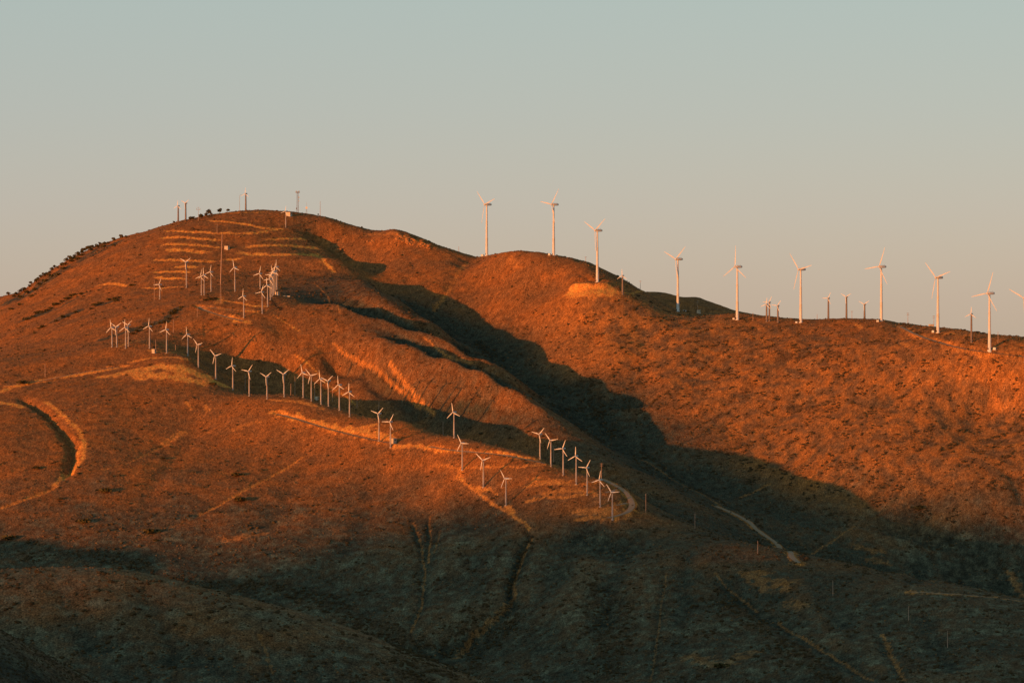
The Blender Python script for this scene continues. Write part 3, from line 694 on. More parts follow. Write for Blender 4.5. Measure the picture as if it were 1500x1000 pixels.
def blade_mesh(R, root, cmax, tip, m):
    b = MB(); rings = []
    for t in (0, .04, .10, .18, .26, .40, .55, .70, .85, .96, 1.0):
        if t < .06: c, th = root, root
        elif t < .22: k = (t - .06) / .16; c = root + (cmax - root) * k; th = root * (1 - .65 * k)
        else: k = (t - .22) / .78; c = cmax + (tip - cmax) * k; th = max(.03, root * .35 * (1 - k) + .03)
        if t == 1.0: c *= .45; th *= .5
        tw = math.radians(16 * (1 - t) ** 2); z = .35 * root + t * R
        ca, sa = math.cos(tw), math.sin(tw); pr = []
        for k in range(10):
            q = 2 * math.pi * k / 10; x = c * (.5 * math.cos(q) + (.18 if t > .06 else 0)); y = th * .5 * math.sin(q) * (1 if math.cos(q) < .2 else .6)
            pr.append((x * ca - y * sa, x * sa + y * ca, z))
        rings.append(pr)
    b.skin(rings); return smoothed(b.mesh('blade', m), 60)
def turbine_kit(tag_, H, rb, rt, R, chord, nac, mt, flange=True):
    """tower of unit design height H, nacelle box nac = (length, width, height), rotor radius R"""
    k = {}
    prof = [(rb * 1.35, -3.0), (rb * 1.35, .25), (rb * 1.02, .26)]
    for q in (0.001, .333, .335, .345, .347, .666, .668, .678, .680, .999):
        r = rb + (rt - rb) * q; rr = r * (1.05 if flange and q in (.335, .345, .668, .678) else 1)
        prof.append((rr, .27 + q * (H - .27)))
    k['tower'] = smoothed(MB().lathe(prof, 14).mesh('tower', mt), 35)
    k['door'] = MB().box((0, -rb * .99, .5), (rb * .62, .12, min(2.1, rb * 2.2))).mesh('door', M_DARK)
    L, Wd, Hn = nac; b = MB(); rings = []
    for y, s_ in ((-.28 * L, .62), (-.22 * L, .86), (0, 1), (.45 * L, .96), (.66 * L, .80), (.72 * L, .55)):
        rings.append([(Wd / 2 * s_ * math.copysign(abs(math.cos(a)) ** .6, math.cos(a)), y, Hn / 2 * s_ * math.copysign(abs(math.sin(a)) ** .6, math.sin(a)) + .05 * Hn) for a in [2 * math.pi * (q + .5) / 12 for q in range(12)]])
    b.skin(rings); k['nacelle'] = smoothed(b.mesh('nacelle', M_WHITE), 35)
    k['vane'] = MB().tube((0, .5 * L, Hn * .5), (0, .5 * L, Hn * .5 + .12 * L), .05, .04, 5).box((0, .5 * L, Hn * .5 + .1 * L), (.08, .5, .2)).mesh('wind_vane', M_DARK)
    rh = Hn * .42; b = MB(); rings = []
    for y, s_ in ((.12, .7), (0, 1.0), (-.5 * rh, 1.0), (-.9 * rh, .82), (-1.25 * rh, .5), (-1.45 * rh, .12)):
        rings.append([(rh * s_ * math.cos(a), y, rh * s_ * math.sin(a)) for a in [2 * math.pi * q / 12 for q in range(12)]])
    b.skin(rings); k['hub'] = smoothed(b.mesh('hub', M_WHITE), 60)
    k['blade'] = blade_mesh(R, rh * .55, chord, chord * .35, M_WHITE)
    k['H'] = H; k['oh'] = .28 * L + .15; k['rh'] = rh; return k
KIT_S = turbine_kit('small', 24.0, .80, .46, 8.6, .95, (4.6, 1.5, 1.5), M_GALV)
KIT_B = turbine_kit('big', 58.0, 1.8, .92, 24.0, 1.45, (9.5, 3.0, 3.0), M_WHITE)
KIT_D = turbine_kit('dark', 24.0, 1.35, 1.0, 9.0, 1.1, (4.2, 1.9, 1.9), M_BROWN)

def place_turbine(kit, ub, vb, hv, a0, yaw, label, group, scale=1.0, hu=None, ymin=600):
    p = hit(ub, vb, ymin)
    if hv < 0: pass
    hz = (H0 - hv) / F * p[1]; h = hz - p[2]
    root = bpy.data.objects.new('wind_turbine', None); COL.objects.link(root)
    root.empty_display_size = 2; root.location = p; root.rotation_euler = (0, 0, -math.radians(yaw))
    root['label'] = label; root['category'] = 'wind turbine'; root['group'] = group
    t = link('tower', kit['tower'], parent=root); t.scale = (scale, scale, h / kit['H'])
    d = link('door', kit['door'], parent=root); d.scale = (scale,) * 3
    n = link('nacelle', kit['nacelle'], parent=root, loc=(0, 0, h + .25 * kit['rh'])); n.scale = (scale,) * 3
    link('wind_vane', kit['vane'], parent=n)
    hb = link('hub', kit['hub'], parent=root, loc=(0, -kit['oh'] * scale, h + .25 * kit['rh'])); hb.scale = (scale,) * 3
    for q in range(3):
        b = link('blade', kit['blade'], parent=hb, loc=(0, -.55 * kit['rh'], 0)); b.rotation_euler = (0, math.radians(a0 + 120 * q), 0)
    return root
# (base u, base v, hub v, blade angle, label)
GS = 'small white turbines along the ridge road'; GU = 'small white turbines on the upper slope'
GC = 'small white turbines crowded in one line on the upper slope'; GN = 'small white turbines on the nose of the spur'
SMALL = [
 (272,421,384,60,'turbine highest on the striped slope, two blades raised in a Y',GU),
 (233,438,417,30,'short turbine farthest left on the upper slope, beside a thin pole',GU),
 (294,432,405,15,'left one of the close pair of turbines left of the tall mast',GU),
 (298,432,403,0,'right one of the close pair left of the tall mast, one blade straight up',GU),
 (308,427,398.5,15,'turbine just left of the tall mast, right of the close pair',GU),
 (343,427,392,-8,'turbine just right of the tall mast, one blade pointing right',GU),
 (380,423,401,15,'turbine standing alone between the mast and the crowded line',GU),
 (356,465,434,8,'turbine by the pale dirt turnout below the tall mast',GU),
 (383,459,428,22,'turbine nearest the viewer at the lower end of the crowded line',GC),
 (391,449,418,-5,'second turbine from the lower end of the crowded line',GC),
 (395,439,409,20,'third turbine from the lower end of the crowded line',GC),
 (397.5,434,403,35,'turbine in the middle of the crowded line, blades overlapping its neighbours',GC),
 (399.5,432,399,-15,'turbine third from the top end of the crowded line',GC),
 (402,430,397,10,'turbine second from the top end of the crowded line',GC),
 (404.5,424,391,2,'topmost turbine of the crowded line, its blade tip highest',GC),
 (163,508,480,-8,'leftmost turbine of the four at the left end of the ridge row',GS),
 (170,508,479,60,'second turbine from the left of the four at the left end of the ridge row',GS),
 (183,510,480,5,'third turbine of the left four, in front of its close neighbour',GS),
 (187,507,476,58,'fourth turbine of the left four, half hidden behind its close neighbour',GS),
 (218,510,478,8,'turbine left of the small tan cabinet on the ridge',GS),
 (243,517,483,8,'turbine right of the small tan cabinet on the ridge',GS),
 (274,521,490,-5,'turbine standing where the dark gully begins',GS),
 (289.5,538,505,-45,'ridge turbine directly above the right end of the bare orange bank',GS),
 (315,555,521,-45,'ridge turbine at the tip of the bare orange bank',GS),
 (340,571,536,8,'ridge turbine with one blade straight up, third after the gully begins',GS),
 (364,580,544,42,'ridge turbine with a thin pole close on its left, fourth after the gully begins',GS),
 (390,584,552,60,'ridge turbine with its blades in an upright Y before the dark gully',GS),
 (415,581,548,60,'ridge turbine with a broad Y of blades, two bare poles to its right',GS),
 (443,582,546,-10,'first turbine of the tight group of five, its blade straight up',GS),
 (455,587,550,-45,'second turbine of the tight group of five on the ridge',GS),
 (469,592,555,-5,'turbine beside the pale box in the tight ridge group',GS),
 (480,595,558,50,'turbine right of the pale box in the tight ridge group',GS),
 (496,601,564,-3,'next to last turbine of the ridge row before the road bend',GS),
 (511,610,574,5,'last turbine of the tight ridge row, before the gap above the road',GS),
 (554,646,606,50,'left one of two turbines by the control hut, on the road edge',GS),
 (571,655,618,32,'turbine directly in front of the tan control hut',GS),
 (664,641,604,-8,'lone turbine standing against the dark gully shadow',GN),
 (676,688,649,-30,'left one of three turbines stepping down the front of the spur',GN),
 (707,713,674,-50,'middle one of three turbines stepping down the front of the spur',GN),
 (740,740,701,-35,'lowest of three turbines stepping down the front, above the wash',GN),
 (790,672,636,45,'first turbine at the top of the row curving round the nose',GN),
 (806,683,645,-40,'second turbine of the nose row, with a pole on its right',GN),
 (824,696,657,25,'third turbine of the nose row, one blade pointing left',GN),
 (843,709,668,5,'fourth turbine of the nose row, one blade straight up',GN),
 (859,725,685,35,'fifth turbine of the nose row, inside the road loop',GN),
 (878,742,703,10,'sixth turbine of the nose row, just below the crossarm pole',GN),
 (896,760,721,-35,'last and lowest turbine, at the end of the looping dirt road',GN)]
for ub, vb, hv, a0, lb, gr in SMALL:
    place_turbine(KIT_S, ub + 1, vb, hv, a0 + random.uniform(-3, 3), 37 + random.uniform(-6, 6), lb, gr, random.uniform(.95, 1.05))
BIG = [
 (713,374,300,-45,'tall white turbine farthest left, in the saddle of the skyline'),
 (811,374,300,41,'tall white turbine on the round hilltop, one blade hanging over its tower'),
 (875,413,338,57,'tall white turbine behind the pale earth pad'),
 (993,456,380,53,'tall white turbine in front of the dark far mountain'),
 (1080,468,391,3,'tall white turbine with one blade straight up, at the end of the dark mountain'),
 (1173,472,395,-40,'tall white turbine right of the three small brown ones, blade reaching right'),
 (1291,470,391,25,'tall white turbine on the flat skyline, one blade reaching left'),
 (1374,487,407,-45,'tall white turbine beside a dark curved shadow near the rim road'),
 (1449.5,513,430,22,'tall white turbine at the right, standing nearest the rim road end'),
 (1503,530,437,54,'tall white turbine cut by the right edge of the picture')]
for ub, vb, hv, a0, lb in BIG:
    place_turbine(KIT_B, ub, vb, hv, a0, 56, lb, 'tall white turbines along the skyline')
GD = 'small turbines with dark towers'
DARK = [
 (261,325,302,5,'dark-towered turbine, left one of two on the left skyline'),
 (272,323,298,58,'dark-towered turbine, right one of two on the left skyline'),
 (360,308,284,5,'dark-towered turbine alone on the summit beside a curved lamp pole'),
 (418.5,333,310,15,'turbine just below the summit, in front of the tan summit hut'),
 (912,431,404,0,'small turbine on the dark shoulder right of the earth pad'),
 (1123,471,446,10,'front one of the small pair behind the rim'),
 (1127,470,443,32,'back one of the small pair behind the rim, blades overlapping'),
 (1139.5,472,448,38,'small dark-towered turbine just right of the small pair'),
 (1213.5,466,437,30,'first of three small dark turbines on the flat skyline'),
 (1240,466,435,60,'middle of three small dark turbines on the flat skyline'),
 (1266.5,466,446,58,'shortest of three small dark turbines on the flat skyline'),
 (1423,501,460,5,'small turbine with a dark ragged tower left of the tall one')]
for i_, (ub, vb, hv, a0, lb) in enumerate(DARK):
    place_turbine(KIT_S if i_ == 3 else KIT_D, ub, vb, hv, a0, 37, lb, GD, .85)

# ---------------------------------------------------------------- poles, masts, cabinets
POLE = MB().tube((0, 0, -1.5), (0, 0, 1), .30, .24, 7).mesh('pole', M_WOOD)
def pole(ub, vb, vt, label, arm=False, group='bare poles', r=1.0, m=None):
    p = hit(ub, vb); h = (vb - vt) / F * p[1]
    if not arm:
        b = MB().tube((0, 0, -1.5), (0, 0, h), .30 * r, .20 * r, 7).tube((0, 0, h), (0, 0, h + .35), .26 * r, .10 * r, 7)
        o = link('pole', b.mesh('pole', m or M_WOOD), loc=p, label=label, cat='pole', group=group); return o
    root = link('utility_pole', None, loc=p, label=label, cat='utility pole', group=group); root.rotation_euler = (0, 0, .5)
    link('shaft', MB().tube((0, 0, -1.5), (0, 0, h), .28 * r, .18 * r, 7).mesh('shaft', M_WOOD), parent=root)
    for dz in ((.6, 2.4) if h > 12 else (.6,)):
        ca_ = link('crossarm', MB().box((0, 0, h - dz - .15), (3.4, .22, .28)).mesh('crossarm', M_WOOD), parent=root)
        for x in (-1.5, -.6, .6, 1.5):
            link('insulator', MB().tube((x, 0, h - dz + .13), (x, 0, h - dz + .5), .09, .06, 5).mesh('insulator', M_CONC), parent=ca_)
    return root
for a in [
 (66,552,533,'pole standing above the road at the far left of the ridge'),
 (289,464,450,'pole at the left bend of the turnout track'),
 (318,342,328,'pole standing on the summit terraces'),
 (254,487,468,'pole on the slope behind the turbines flanking the cabinet'),
 (228,516,498,'pole directly behind the tan ridge cabinet'),
 (257,513,505,'short pole right of the cabinet, behind the ridge'),
 (226,440,410,'thin tall pole close left of the short far left turbine'),
 (359,571,549,'pole close left of a ridge turbine in front of the dark gully'),
 (426,578,562,'left one of two thin poles inside the dark gully'),
 (432,578,551,'right one of two thin poles inside the dark gully'),
 (461,580,560,'pole standing between two turbines above the pale box'),
 (487,588,567,'pole between the last turbines of the tight ridge group'),
 (523,597,580,'pole right of the tight ridge group, at the trail end'),
 (555,603,588,'pole behind the two turbines by the control hut'),
 (649,637,618,'pole in the dark gully left of the lone turbine'),
 (811,676,654,'pole between the second and third turbines of the nose row'),
 (946,750,723,'pole on the dark slope right of the looping road'),
 (1018,774,752,'second pole down the dark spur crest'),
 (1110,810,792,'third pole down the dark spur crest, below the valley road fork'),
 (1220,872,850,'faint pole in the middle of the dark lower slope'),
 (1331,908,888,'pole on the dark slope near the lower right crest'),
 (1388,948,924,'pole lowest on the dark right slope'),
 (1103,470,458,'short pole between two tall turbines on the rim'),
 (1462,503,486,'pale pole right of the tall turbine by the rim road'),
 (469,312,291,'thin pole at the right end of the summit'),
 (672,369,361,'short pole on the ridge left of the saddle'),
 (1197,464,457,'short pole left of the three small dark turbines')]:
    pole(*a)
for a in [
 (881,702,678,'crossarm utility pole above the looping dirt road'),
 (858,383,376,'crossarm pole on the skyline left of the pad turbine'),
 (938,424,411,'crossarm pole on the dark shoulder skyline'),
 (1248,466,455,'crossarm pole between two small dark turbines'),
 (1330,474,458,'crossarm pole on the right skyline above the rim road'),
 (1368,479,462,'crossarm pole just left of a tall turbine'),
 (1022,458,440,'utility pole against the dark far mountain beside a small box')]:
    pole(*a, arm=True, group='crossarm utility poles')
# tall thin mast with a thicker lower part, standing before the terraces
pm = hit(323, 445); hm_ = (445 - 343) / F * pm[1]; hl = (445 - 413) / F * pm[1]
mast = link('measuring_mast', None, loc=pm, label='very tall thin rust-coloured mast in the middle of the upper slope', cat='mast')
b = MB()
for q in range(3):
    c_, s__ = math.cos(q * 2.094), math.sin(q * 2.094); b.tube((.8 * c_, .8 * s__, -1), (.45 * c_, .45 * s__, hl), .12, .10, 5)
for k in range(14):
    z0, z1 = hl * k / 14, hl * (k + 1) / 14
    for q in range(3):
        A0, A1 = q * 2.094, (q + 1) * 2.094; r0, r1 = .8 - .35 * k / 14, .8 - .35 * (k + 1) / 14
        b.tube((r0 * math.cos(A0), r0 * math.sin(A0), z0), (r1 * math.cos(A1), r1 * math.sin(A1), z1), .06, .06, 4)
link('lattice_base', b.mesh('lattice_base', M_WOOD), parent=mast)
link('upper_shaft', MB().tube((0, 0, hl * .9), (1.8, 0, hm_), .60, .40, 8).mesh('upper_shaft', M_WOOD), parent=mast)
# communication tower on the summit
pc = hit(436, 309); hc = (309 - 279) / F * pc[1]
ct = link('communication_tower', None, loc=pc, label='grey communication tower with antennas on top of the summit', cat='tower')
b = MB()
for sx in (-1, 1):
    for sy in (-1, 1): b.tube((1.1 * sx, 1.1 * sy, -1), (.8 * sx, .8 * sy, hc), .16, .14, 5)
for k in range(10):
    z0, z1 = hc * k / 10, hc * (k + 1) / 10; r0 = 1.1 - .03 * k; r1 = 1.1 - .03 * (k + 1)
    for (a0_, a1_) in (((-1, -1), (1, -1)), ((1, -1), (1, 1)), ((1, 1), (-1, 1)), ((-1, 1), (-1, -1))):
        b.tube((r0 * a0_[0], r0 * a0_[1], z0), (r1 * a1_[0], r1 * a1_[1], z1), .09, .09, 4); b.tube((r1 * a0_[0], r1 * a0_[1], z1), (r1 * a1_[0], r1 * a1_[1], z1), .09, .09, 4)
link('lattice_frame', b.mesh('lattice_frame', M_BROWN), parent=ct)
link('platform', MB().box((0, 0, hc - 1.2), (4.6, 4.6, .4)).mesh('platform', M_BROWN), parent=ct)
for k in range(6): 
    x, y = 2.4 * math.cos(k * 1.047), 2.4 * math.sin(k * 1.047)
    link('panel_antenna', MB().box((x, y, hc - 1.6), (.5, .4, 2.6)).mesh('panel_antenna', M_GALV), parent=ct)
for k, (z, r, sx) in enumerate(((.72, 1.3, 1), (.55, 1.0, 1), (.18, 1.5, -1))):
    b = MB(); b.skin([[(sx * (1.2 + d), rr * math.cos(t), hc * z + rr * math.sin(t)) for t in [2 * math.pi * q / 12 for q in range(12)]] for d, rr in ((0, r * .3), (.3, r * .8), (.6, r), (.75, r), (.8, .1))])
    link('dish_antenna', b.mesh('dish_antenna', M_WHITE), parent=ct)
# small antenna frame and curved lamp pole
pa = hit(449, 313); ha = (313 - 296) / F * pa[1]
an_ = link('antenna', None, loc=pa, label='small pale antenna on a lattice leg right of the communication tower', cat='antenna')
link('leg_frame', MB().tube((-1, 0, -1), (0, 0, ha * .7), .14, .10, 5).tube((1, 0, -1), (0, 0, ha * .7), .14, .10, 5).tube((0, 1, -1), (0, 0, ha), .12, .08, 5).mesh('leg_frame', M_GALV), parent=an_)
b = MB(); b.skin([[(rr * math.cos(t), -.5 + d, ha * .5 + rr * math.sin(t)) for t in [2 * math.pi * q / 12 for q in range(12)]] for d, rr in ((-.2, 1.5), (0, 1.4), (.3, .7), (.4, .1))])
link('dish', b.mesh('dish', M_WHITE), parent=an_)
pl = hit(351, 308); hl_ = (308 - 286) / F * pl[1]
lp = link('lamp_post', None, loc=pl, label='thin post with a bent arm left of the summit turbine', cat='lamp post')
link('post', MB().tube((0, 0, -1), (0, 0, hl_), .26, .18, 6).mesh('post', M_GALV), parent=lp)
link('arm', MB().tube((0, 0, hl_), (1.2, 0, hl_ + 1.3), .16, .14, 6).tube((1.2, 0, hl_ + 1.3), (2.8, 0, hl_ + 1.5), .15, .2, 6).mesh('arm', M_GALV), parent=lp)
pd_ = hit(290.5, 323); 
dv = link('weather_station', None, loc=pd_, label='pale lattice weather station left of the round skyline bush', cat='weather station')
hd = 20 / F * pd_[1]
link('mast', MB().tube((0, 0, -1), (0, 0, hd), .26, .16, 6).mesh('mast', M_GALV), parent=dv)
link('sensor_arm', MB().tube((-2.4, 0, hd * .78), (2.4, 0, hd * .78), .15, .15, 5).tube((-1.2, 0, hd * .95), (1.2, 0, hd * .95), .12, .12, 5).tube((2, 0, hd * .78), (2, 0, hd * .9), .3, .3, 6).tube((-2, 0, hd * .78), (-2, 0, hd * .92), .25, .25, 6).mesh('sensor_arm', M_GALV), parent=dv)
# cabinets and huts
def cabinet(ub, vb, w, h, label, hut=False, m=None, rot=-.5, dp=.8):
    p = hit(ub, vb); s = p[1] / F; w *= s; h *= s; d = w * dp
    r = link('control_hut' if hut else 'transformer_cabinet', None, loc=p, label=label, cat='hut' if hut else 'cabinet'); r.rotation_euler = (0, 0, rot)
    link('plinth', MB().box((0, 0, -1.2), (w * 1.12, d * 1.12, 1.5)).mesh('plinth', M_CONC), parent=r)
    link('body', MB().box((0, 0, .3), (w, d, h - .3)).mesh('body', m or M_CAB), parent=r)
    link('roof', MB().box((0, 0, h), (w * 1.1, d * 1.1, .22), .9).mesh('roof', m or M_CAB), parent=r)
    for x in ((-.24, .24) if not hut else (-.15,)):
        dd = link('door', MB().box((x * w, -d / 2 - .04, .4), (w * (.42 if not hut else .28), .08, h * .72)).mesh('door', m or M_CAB), parent=r)
        link('handle', MB().box((x * w + .1 * w, -d / 2 - .1, h * .45), (.08, .08, .3)).mesh('handle', M_DARK), parent=dd)
    link('louvre', MB().box((w / 2 + .03, 0, h * .55), (.06, d * .5, h * .25)).mesh('louvre', M_DARK), parent=r)
cabinet(225.5, 517, 5, 5.5, 'small tan cabinet on the ridge between two turbines')
cabinet(464, 585, 5, 4, 'pale box standing among the tight ridge group')
cabinet(576, 649, 7, 7, 'tan control hut behind the turbine at the road edge', True, dp=1.2)
cabinet(406, 432, 5, 4.5, 'tan box at the foot of the crowded line of turbines')
cabinet(332.5, 365, 6, 4.5, 'pale box on the terraces right of the tall mast')
cabinet(423.5, 316, 7, 5, 'tan hut just below the summit behind a turbine', True)
cabinet(1023.5, 459, 4.5, 5, 'tan box on the rim under a pole in front of the dark mountain')
cabinet(1364, 478, 6, 3, 'low tan cabinet on the skyline left of a tall turbine', rot=.3)
cabinet(1367, 487, 3.4, 3, 'white box at the foot of the tall turbine beside the curved shadow', m=M_WHITE)
cabinet(1457, 512, 4, 3, 'white box right of the tall turbine by the rim road', m=M_WHITE)
cabinet(1286, 471, 3.4, 2, 'white box left of the foot of the flat-skyline turbine', m=M_WHITE)
cabinet(1167, 473, 3, 2, 'white box left of the foot of the turbine by the three small ones', m=M_WHITE)
cabinet(707, 374, 4, 2.4, 'white box left of the foot of the saddle turbine', m=M_WHITE)
cabinet(805, 374, 3.4, 2.4, 'white box left of the foot of the hilltop turbine', m=M_WHITE)
cabinet(1075, 468, 3, 2, 'white box left of the foot of the turbine with an upright blade', m=M_WHITE)
cabinet(1003, 456, 4, 1.6, 'low white box right of the foot of the dark-mountain turbine', m=M_WHITE)
ps_ = hit(419, 434); sl0 = link('concrete_slab', MB().box((0, 0, -.6), (9.5, 4.5, 1.1), .96).mesh('concrete_slab', M_CONC), loc=ps_, label='long pale concrete slab right of the tan box on the upper slope', cat='slab')

# ---------------------------------------------------------------- trees and shrubs
def foliage(name, n, rx, rz, z0, leaf, seed, m, lobes=5):
    g = np.random.default_rng(seed); cs = [(np.array([g.uniform(-.5, .5) * rx, g.uniform(-.5, .5) * rx, z0 + g.uniform(-.3, .45) * rz]), g.uniform(.45, .75)) for _ in range(lobes)]
    V = []; Fc = []
    for i in range(n):
        c, s = cs[i % lobes]; d = g.normal(size=3); d /= np.linalg.norm(d); r = g.uniform(.55, 1.0) ** .5 * s
        p = c + d * np.array([rx, rx, rz]) * r; a = g.normal(size=3); a /= np.linalg.norm(a); bq = np.cross(a, g.normal(size=3)); bq /= np.linalg.norm(bq) + 1e-9
        k = len(V); L = leaf * g.uniform(.6, 1.3)
        V += [p - a * L, p + bq * L * .7, p + a * L, p - bq * L * .7]; Fc.append((k, k + 1, k + 2, k + 3))
    me = bpy.data.meshes.new(name); me.from_pydata([tuple(v) for v in V], [], Fc); me.materials.append(m); me.update(); return me
def trunk_mesh(h, r, seed):
    g = random.Random(seed); b = MB().tube((0, 0, -.8), (.1 * h * g.uniform(-1, 1) * .5, 0, h * .55), r, r * .6, 6)
    for k in range(4):
        a = k * 1.6 + g.random(); b.tube((0, 0, h * (.25 + .08 * k)), (h * .33 * math.cos(a), h * .33 * math.sin(a), h * (.6 + .08 * k)), r * .45, r * .2, 5)
    return b.mesh('trunk', M_BARK)
TREES = [(foliage('crown', 190, 2.4, 1.9, 2.1, .48, s, M_TREE), trunk_mesh(3.4, .22, s)) for s in (1, 2, 3)] 
SHRUBS = [foliage('shrub', 110, 1.5, .9, .7, .36, s, M_TREE, 4) for s in (11, 12, 13, 14)]
def tree(u, v, s, label, group=None, name='tree', cat='tree', sz=1.0):
    p = hit(u, v); k = RNG.integers(0, 3); r = link(name, None, loc=p, label=label, cat=cat, group=group)
    r.rotation_euler = (0, 0, RNG.random() * 6.28); s = s * p[1] / F / 4.2; r.scale = (s, s, s * sz)
    link('crown', TREES[k][0], parent=r); link('trunk', TREES[k][1], parent=r)
def shrub(u, v, s, label, group=None, fl=1.0):
    p = hit(u, v); o = link('shrub', SHRUBS[RNG.integers(0, 4)], loc=p, label=label, cat='shrub', group=group)
    s = s * 1.15 * p[1] / F / 2.6; o.scale = (s * 1.25, s * 1.25, s * fl * 1.25); o.rotation_euler = (0, 0, RNG.random() * 6.28)
tree(254.5, 327, 4, 'small dark bush-like tree left of the two left skyline turbines')
tree(279, 323, 7, 'wide round dark tree right of the two left skyline turbines')
tree(283, 322, 6, 'dark tree merged with the right side of the wide round one')
tree(294, 320, 8, 'dark upright tree with light gaps on the left skyline')
tree(302, 317, 6, 'low dark tree beside the leaning one')
tree(306, 316, 8, 'leaning dark tree with a pointed top on the left skyline', sz=1.3)
tree(309, 315, 4.5, 'small dark tree right of the leaning one')
tree(322, 312, 7, 'pointed dark tree alone on the skyline left of the summit', sz=1.2)
tree(333.5, 311, 5.5, 'last dark tree on the skyline before the summit')
tree(466, 311, 3, 'tiny dark tree on the right side of the summit')
ORD = 'first second third fourth fifth sixth seventh eighth ninth tenth eleventh twelfth thirteenth fourteenth fifteenth sixteenth seventeenth eighteenth nineteenth twentieth'.split()
def nth(i, n, a, b):
    return ORD[i] + ' from the ' + a if i < (n + 1) // 2 else (ORD[n - 1 - i] + ' from the ' + b)
sk = [(u, np.interp(u, [p[0] for p in SKY], [p[1] for p in SKY])) for u in (23,29,33,37,42,46,52,57,61,65,69,73,76,80,84,88,92,97,101,104,106,110,113,116,119,122,125,128,131,134,137,142,146,152,158,166,176,186)]
for i_, (u, v) in enumerate(sk):
    tree(u + RNG.uniform(-1.5, 1.5), v + RNG.uniform(.5, 4), RNG.uniform(4, 7) * (1.15 if 95 < u < 140 else 1), 'dark bushy tree in the left skyline belt, ' + nth(i_, len(sk), 'lower left end', 'upper right end'), 'trees in the belt along the left skyline')
L_ = sorted([(12,424,5),(20,432,4),(30,436,6),(40,427,6),(52,424,6),(58,418,5),(66,413,6),(75,408,6),(84,401,6),(93,396,6),(98,390,5),(108,384,6),(114,378,6),(122,374,5),(135,368,5),(150,362,5),(165,358,4),(26,446,5),(14,452,5),(44,436,5)]); n_ = len(L_)
for i_, (u, v, s) in enumerate(L_):
    shrub(u + RNG.uniform(-3, 3), v + RNG.uniform(-2, 3), s, 'dark shrub just below the skyline tree belt, ' + nth(i_, n_, 'left', 'right'), 'shrubs below the left skyline belt', .9)
L_ = sorted([(40,468,7),(47,464,5),(53,461,6),(60,458,6),(66,456,5),(72,452,5),(78,449,7),(84,446,6),(91,442,5),(98,439,7),(104,435,6),(110,433,5),(118,431,5)]); n_ = len(L_)
for i_, (u, v, s) in enumerate(L_):
    shrub(u + RNG.uniform(-2, 2), v + RNG.uniform(-1, 2), s, 'dark shrub in the long band on the left slope, ' + nth(i_, n_, 'left', 'right'), 'shrubs in the upper dark band on the left slope', .8)
L_ = sorted([(63,478,6),(56,482,4),(83,471,5),(92,466,6),(101,463,4),(113,458,5),(49,487,4)]); n_ = len(L_)
for i_, (u, v, s) in enumerate(L_):
    shrub(u + RNG.uniform(-2, 2), v + RNG.uniform(-1, 2), s, 'dark shrub in the short lower band on the left slope, ' + nth(i_, n_, 'left', 'right'), 'shrubs in the lower dark band on the left slope', .8)
L_ = sorted([(133,452,4),(140,447,6),(146,444,5),(160,441,6),(168,438,6),(174,436,4)]); n_ = len(L_)
for i_, (u, v, s) in enumerate(L_):
    shrub(u, v + RNG.uniform(-1, 2), s, 'shrub in the clumps left of the short turbine, ' + nth(i_, n_, 'left', 'right'), 'shrubs in the two small clumps left of the short turbine', .8)
L_ = sorted([(252,460,8),(258,456,7),(265,452,5),(246,468,5),(240,472,6),(233,474,5),(201,486,6),(206,481,5),(212,479,5),(195,490,5),(222,477,4),(315,438,5),(300,441,5),(308,440,6),(190,500,4)]); n_ = len(L_)
for i_, (u, v, s) in enumerate(L_):
    shrub(u, v + RNG.uniform(-1, 2), s, 'shrub in the hollow behind the ridge row, ' + nth(i_, n_, 'left', 'right'), 'shrubs in the hollow behind the ridge row', .8)
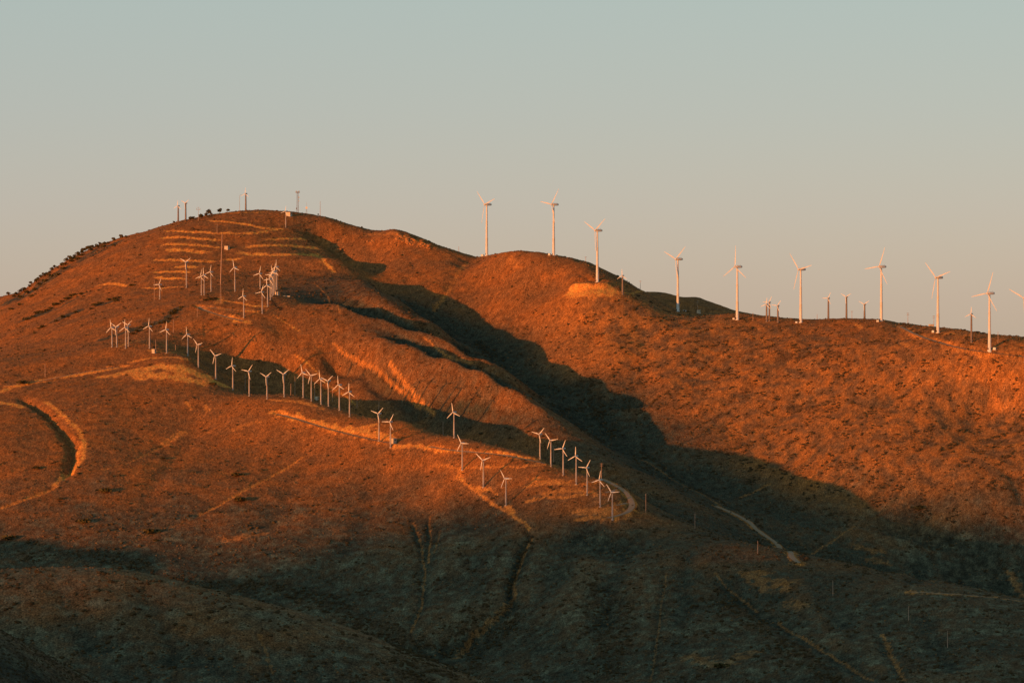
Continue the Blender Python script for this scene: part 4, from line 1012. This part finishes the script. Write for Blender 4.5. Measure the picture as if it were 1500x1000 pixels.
for (u, v, s, lb) in [(153,720,9,'dark oval shrub midway down the big slope, left of centre'),(348,697,8,'dark shrub on the big slope above the pale track'),
 (349,735,10,'dark shrub lying right below the pale diagonal track'),(222,781,11,'largest dark shrub on the big slope, just above the shadow edge'),(123,765,9,'thin flat dark shrub lower left on the big slope'),
 (14,790,10,'reddish dark shrub at the far left edge above the shadow'),(54,687,6,'small dark shrub alone at the left, inside the curve of the cut'),(34,562,8,'dark shrub on the road at the left edge'),
 (312,563,5,'round dark shrub on the bare orange bank'),(239,672,4,'tiny dark shrub on the big slope by the faint track'),(228,792,4,'tiny dark shrub below the largest one'),
 (1345,745,8,'dark shrub alone on the dim lower part of the right hill'),(1057,977,10,'darkest round shrub at the bottom of the dark slope'),
 (170,441,4,'small shrub right of the faint left track'),(192,419,4,'dark shrub at the end of the faint left track'),(88,731,4,'small dark tuft at the foot of the trench')]:
    shrub(u, v, s * 1.5, lb, fl=.6)

# ---------------------------------------------------------------- rocks
def rock_mesh(seed):
    g = np.random.default_rng(seed); v, f = ico(1); v = v * (1 + .32 * (g.random((len(v), 1)) - .5) * 2); v = np.round(v * 2.2) / 2.2 * .4 + v * .6
    me = mesh_np('boulder', v, f, False); me.materials.append(M_ROCK); return me
ROCKS = [rock_mesh(s) for s in (5, 6, 7, 8)]
def rock(u, v, s, label, group=None):
    p = hit(u, v); o = link('boulder', ROCKS[RNG.integers(0, 4)], loc=p, label=label, cat='boulder', group=group); s = s * p[1] / F / 2
    o.scale = (s * 1.2, s, s * .8); o.rotation_euler = (RNG.random() * .6, RNG.random() * .6, RNG.random() * 6.28)
for k in range(34):
    u = RNG.uniform(580, 632); v = np.interp(u, [580, 632], [346, 362]) + RNG.uniform(-3, 6); rock(u, v, RNG.uniform(2.5, 6.5), 'rough orange-lit boulder in the crag below the right skyline', 'boulders of the crag below the skyline')
for k in range(7): rock(RNG.uniform(538, 552), RNG.uniform(350, 356), RNG.uniform(2, 4), 'small boulder in the patch left of the crag', 'boulders left of the crag')
rock(496, 368, 9, 'pointed rock standing at the upper end of the valley shadow'); rock(503, 372, 5, 'smaller rock at the right foot of the pointed one')
for k in range(14): rock(RNG.uniform(340, 372), RNG.uniform(474, 492), RNG.uniform(1.2, 2.2), 'small pale stone scattered below the dirt turnout', 'pale stones below the turnout')
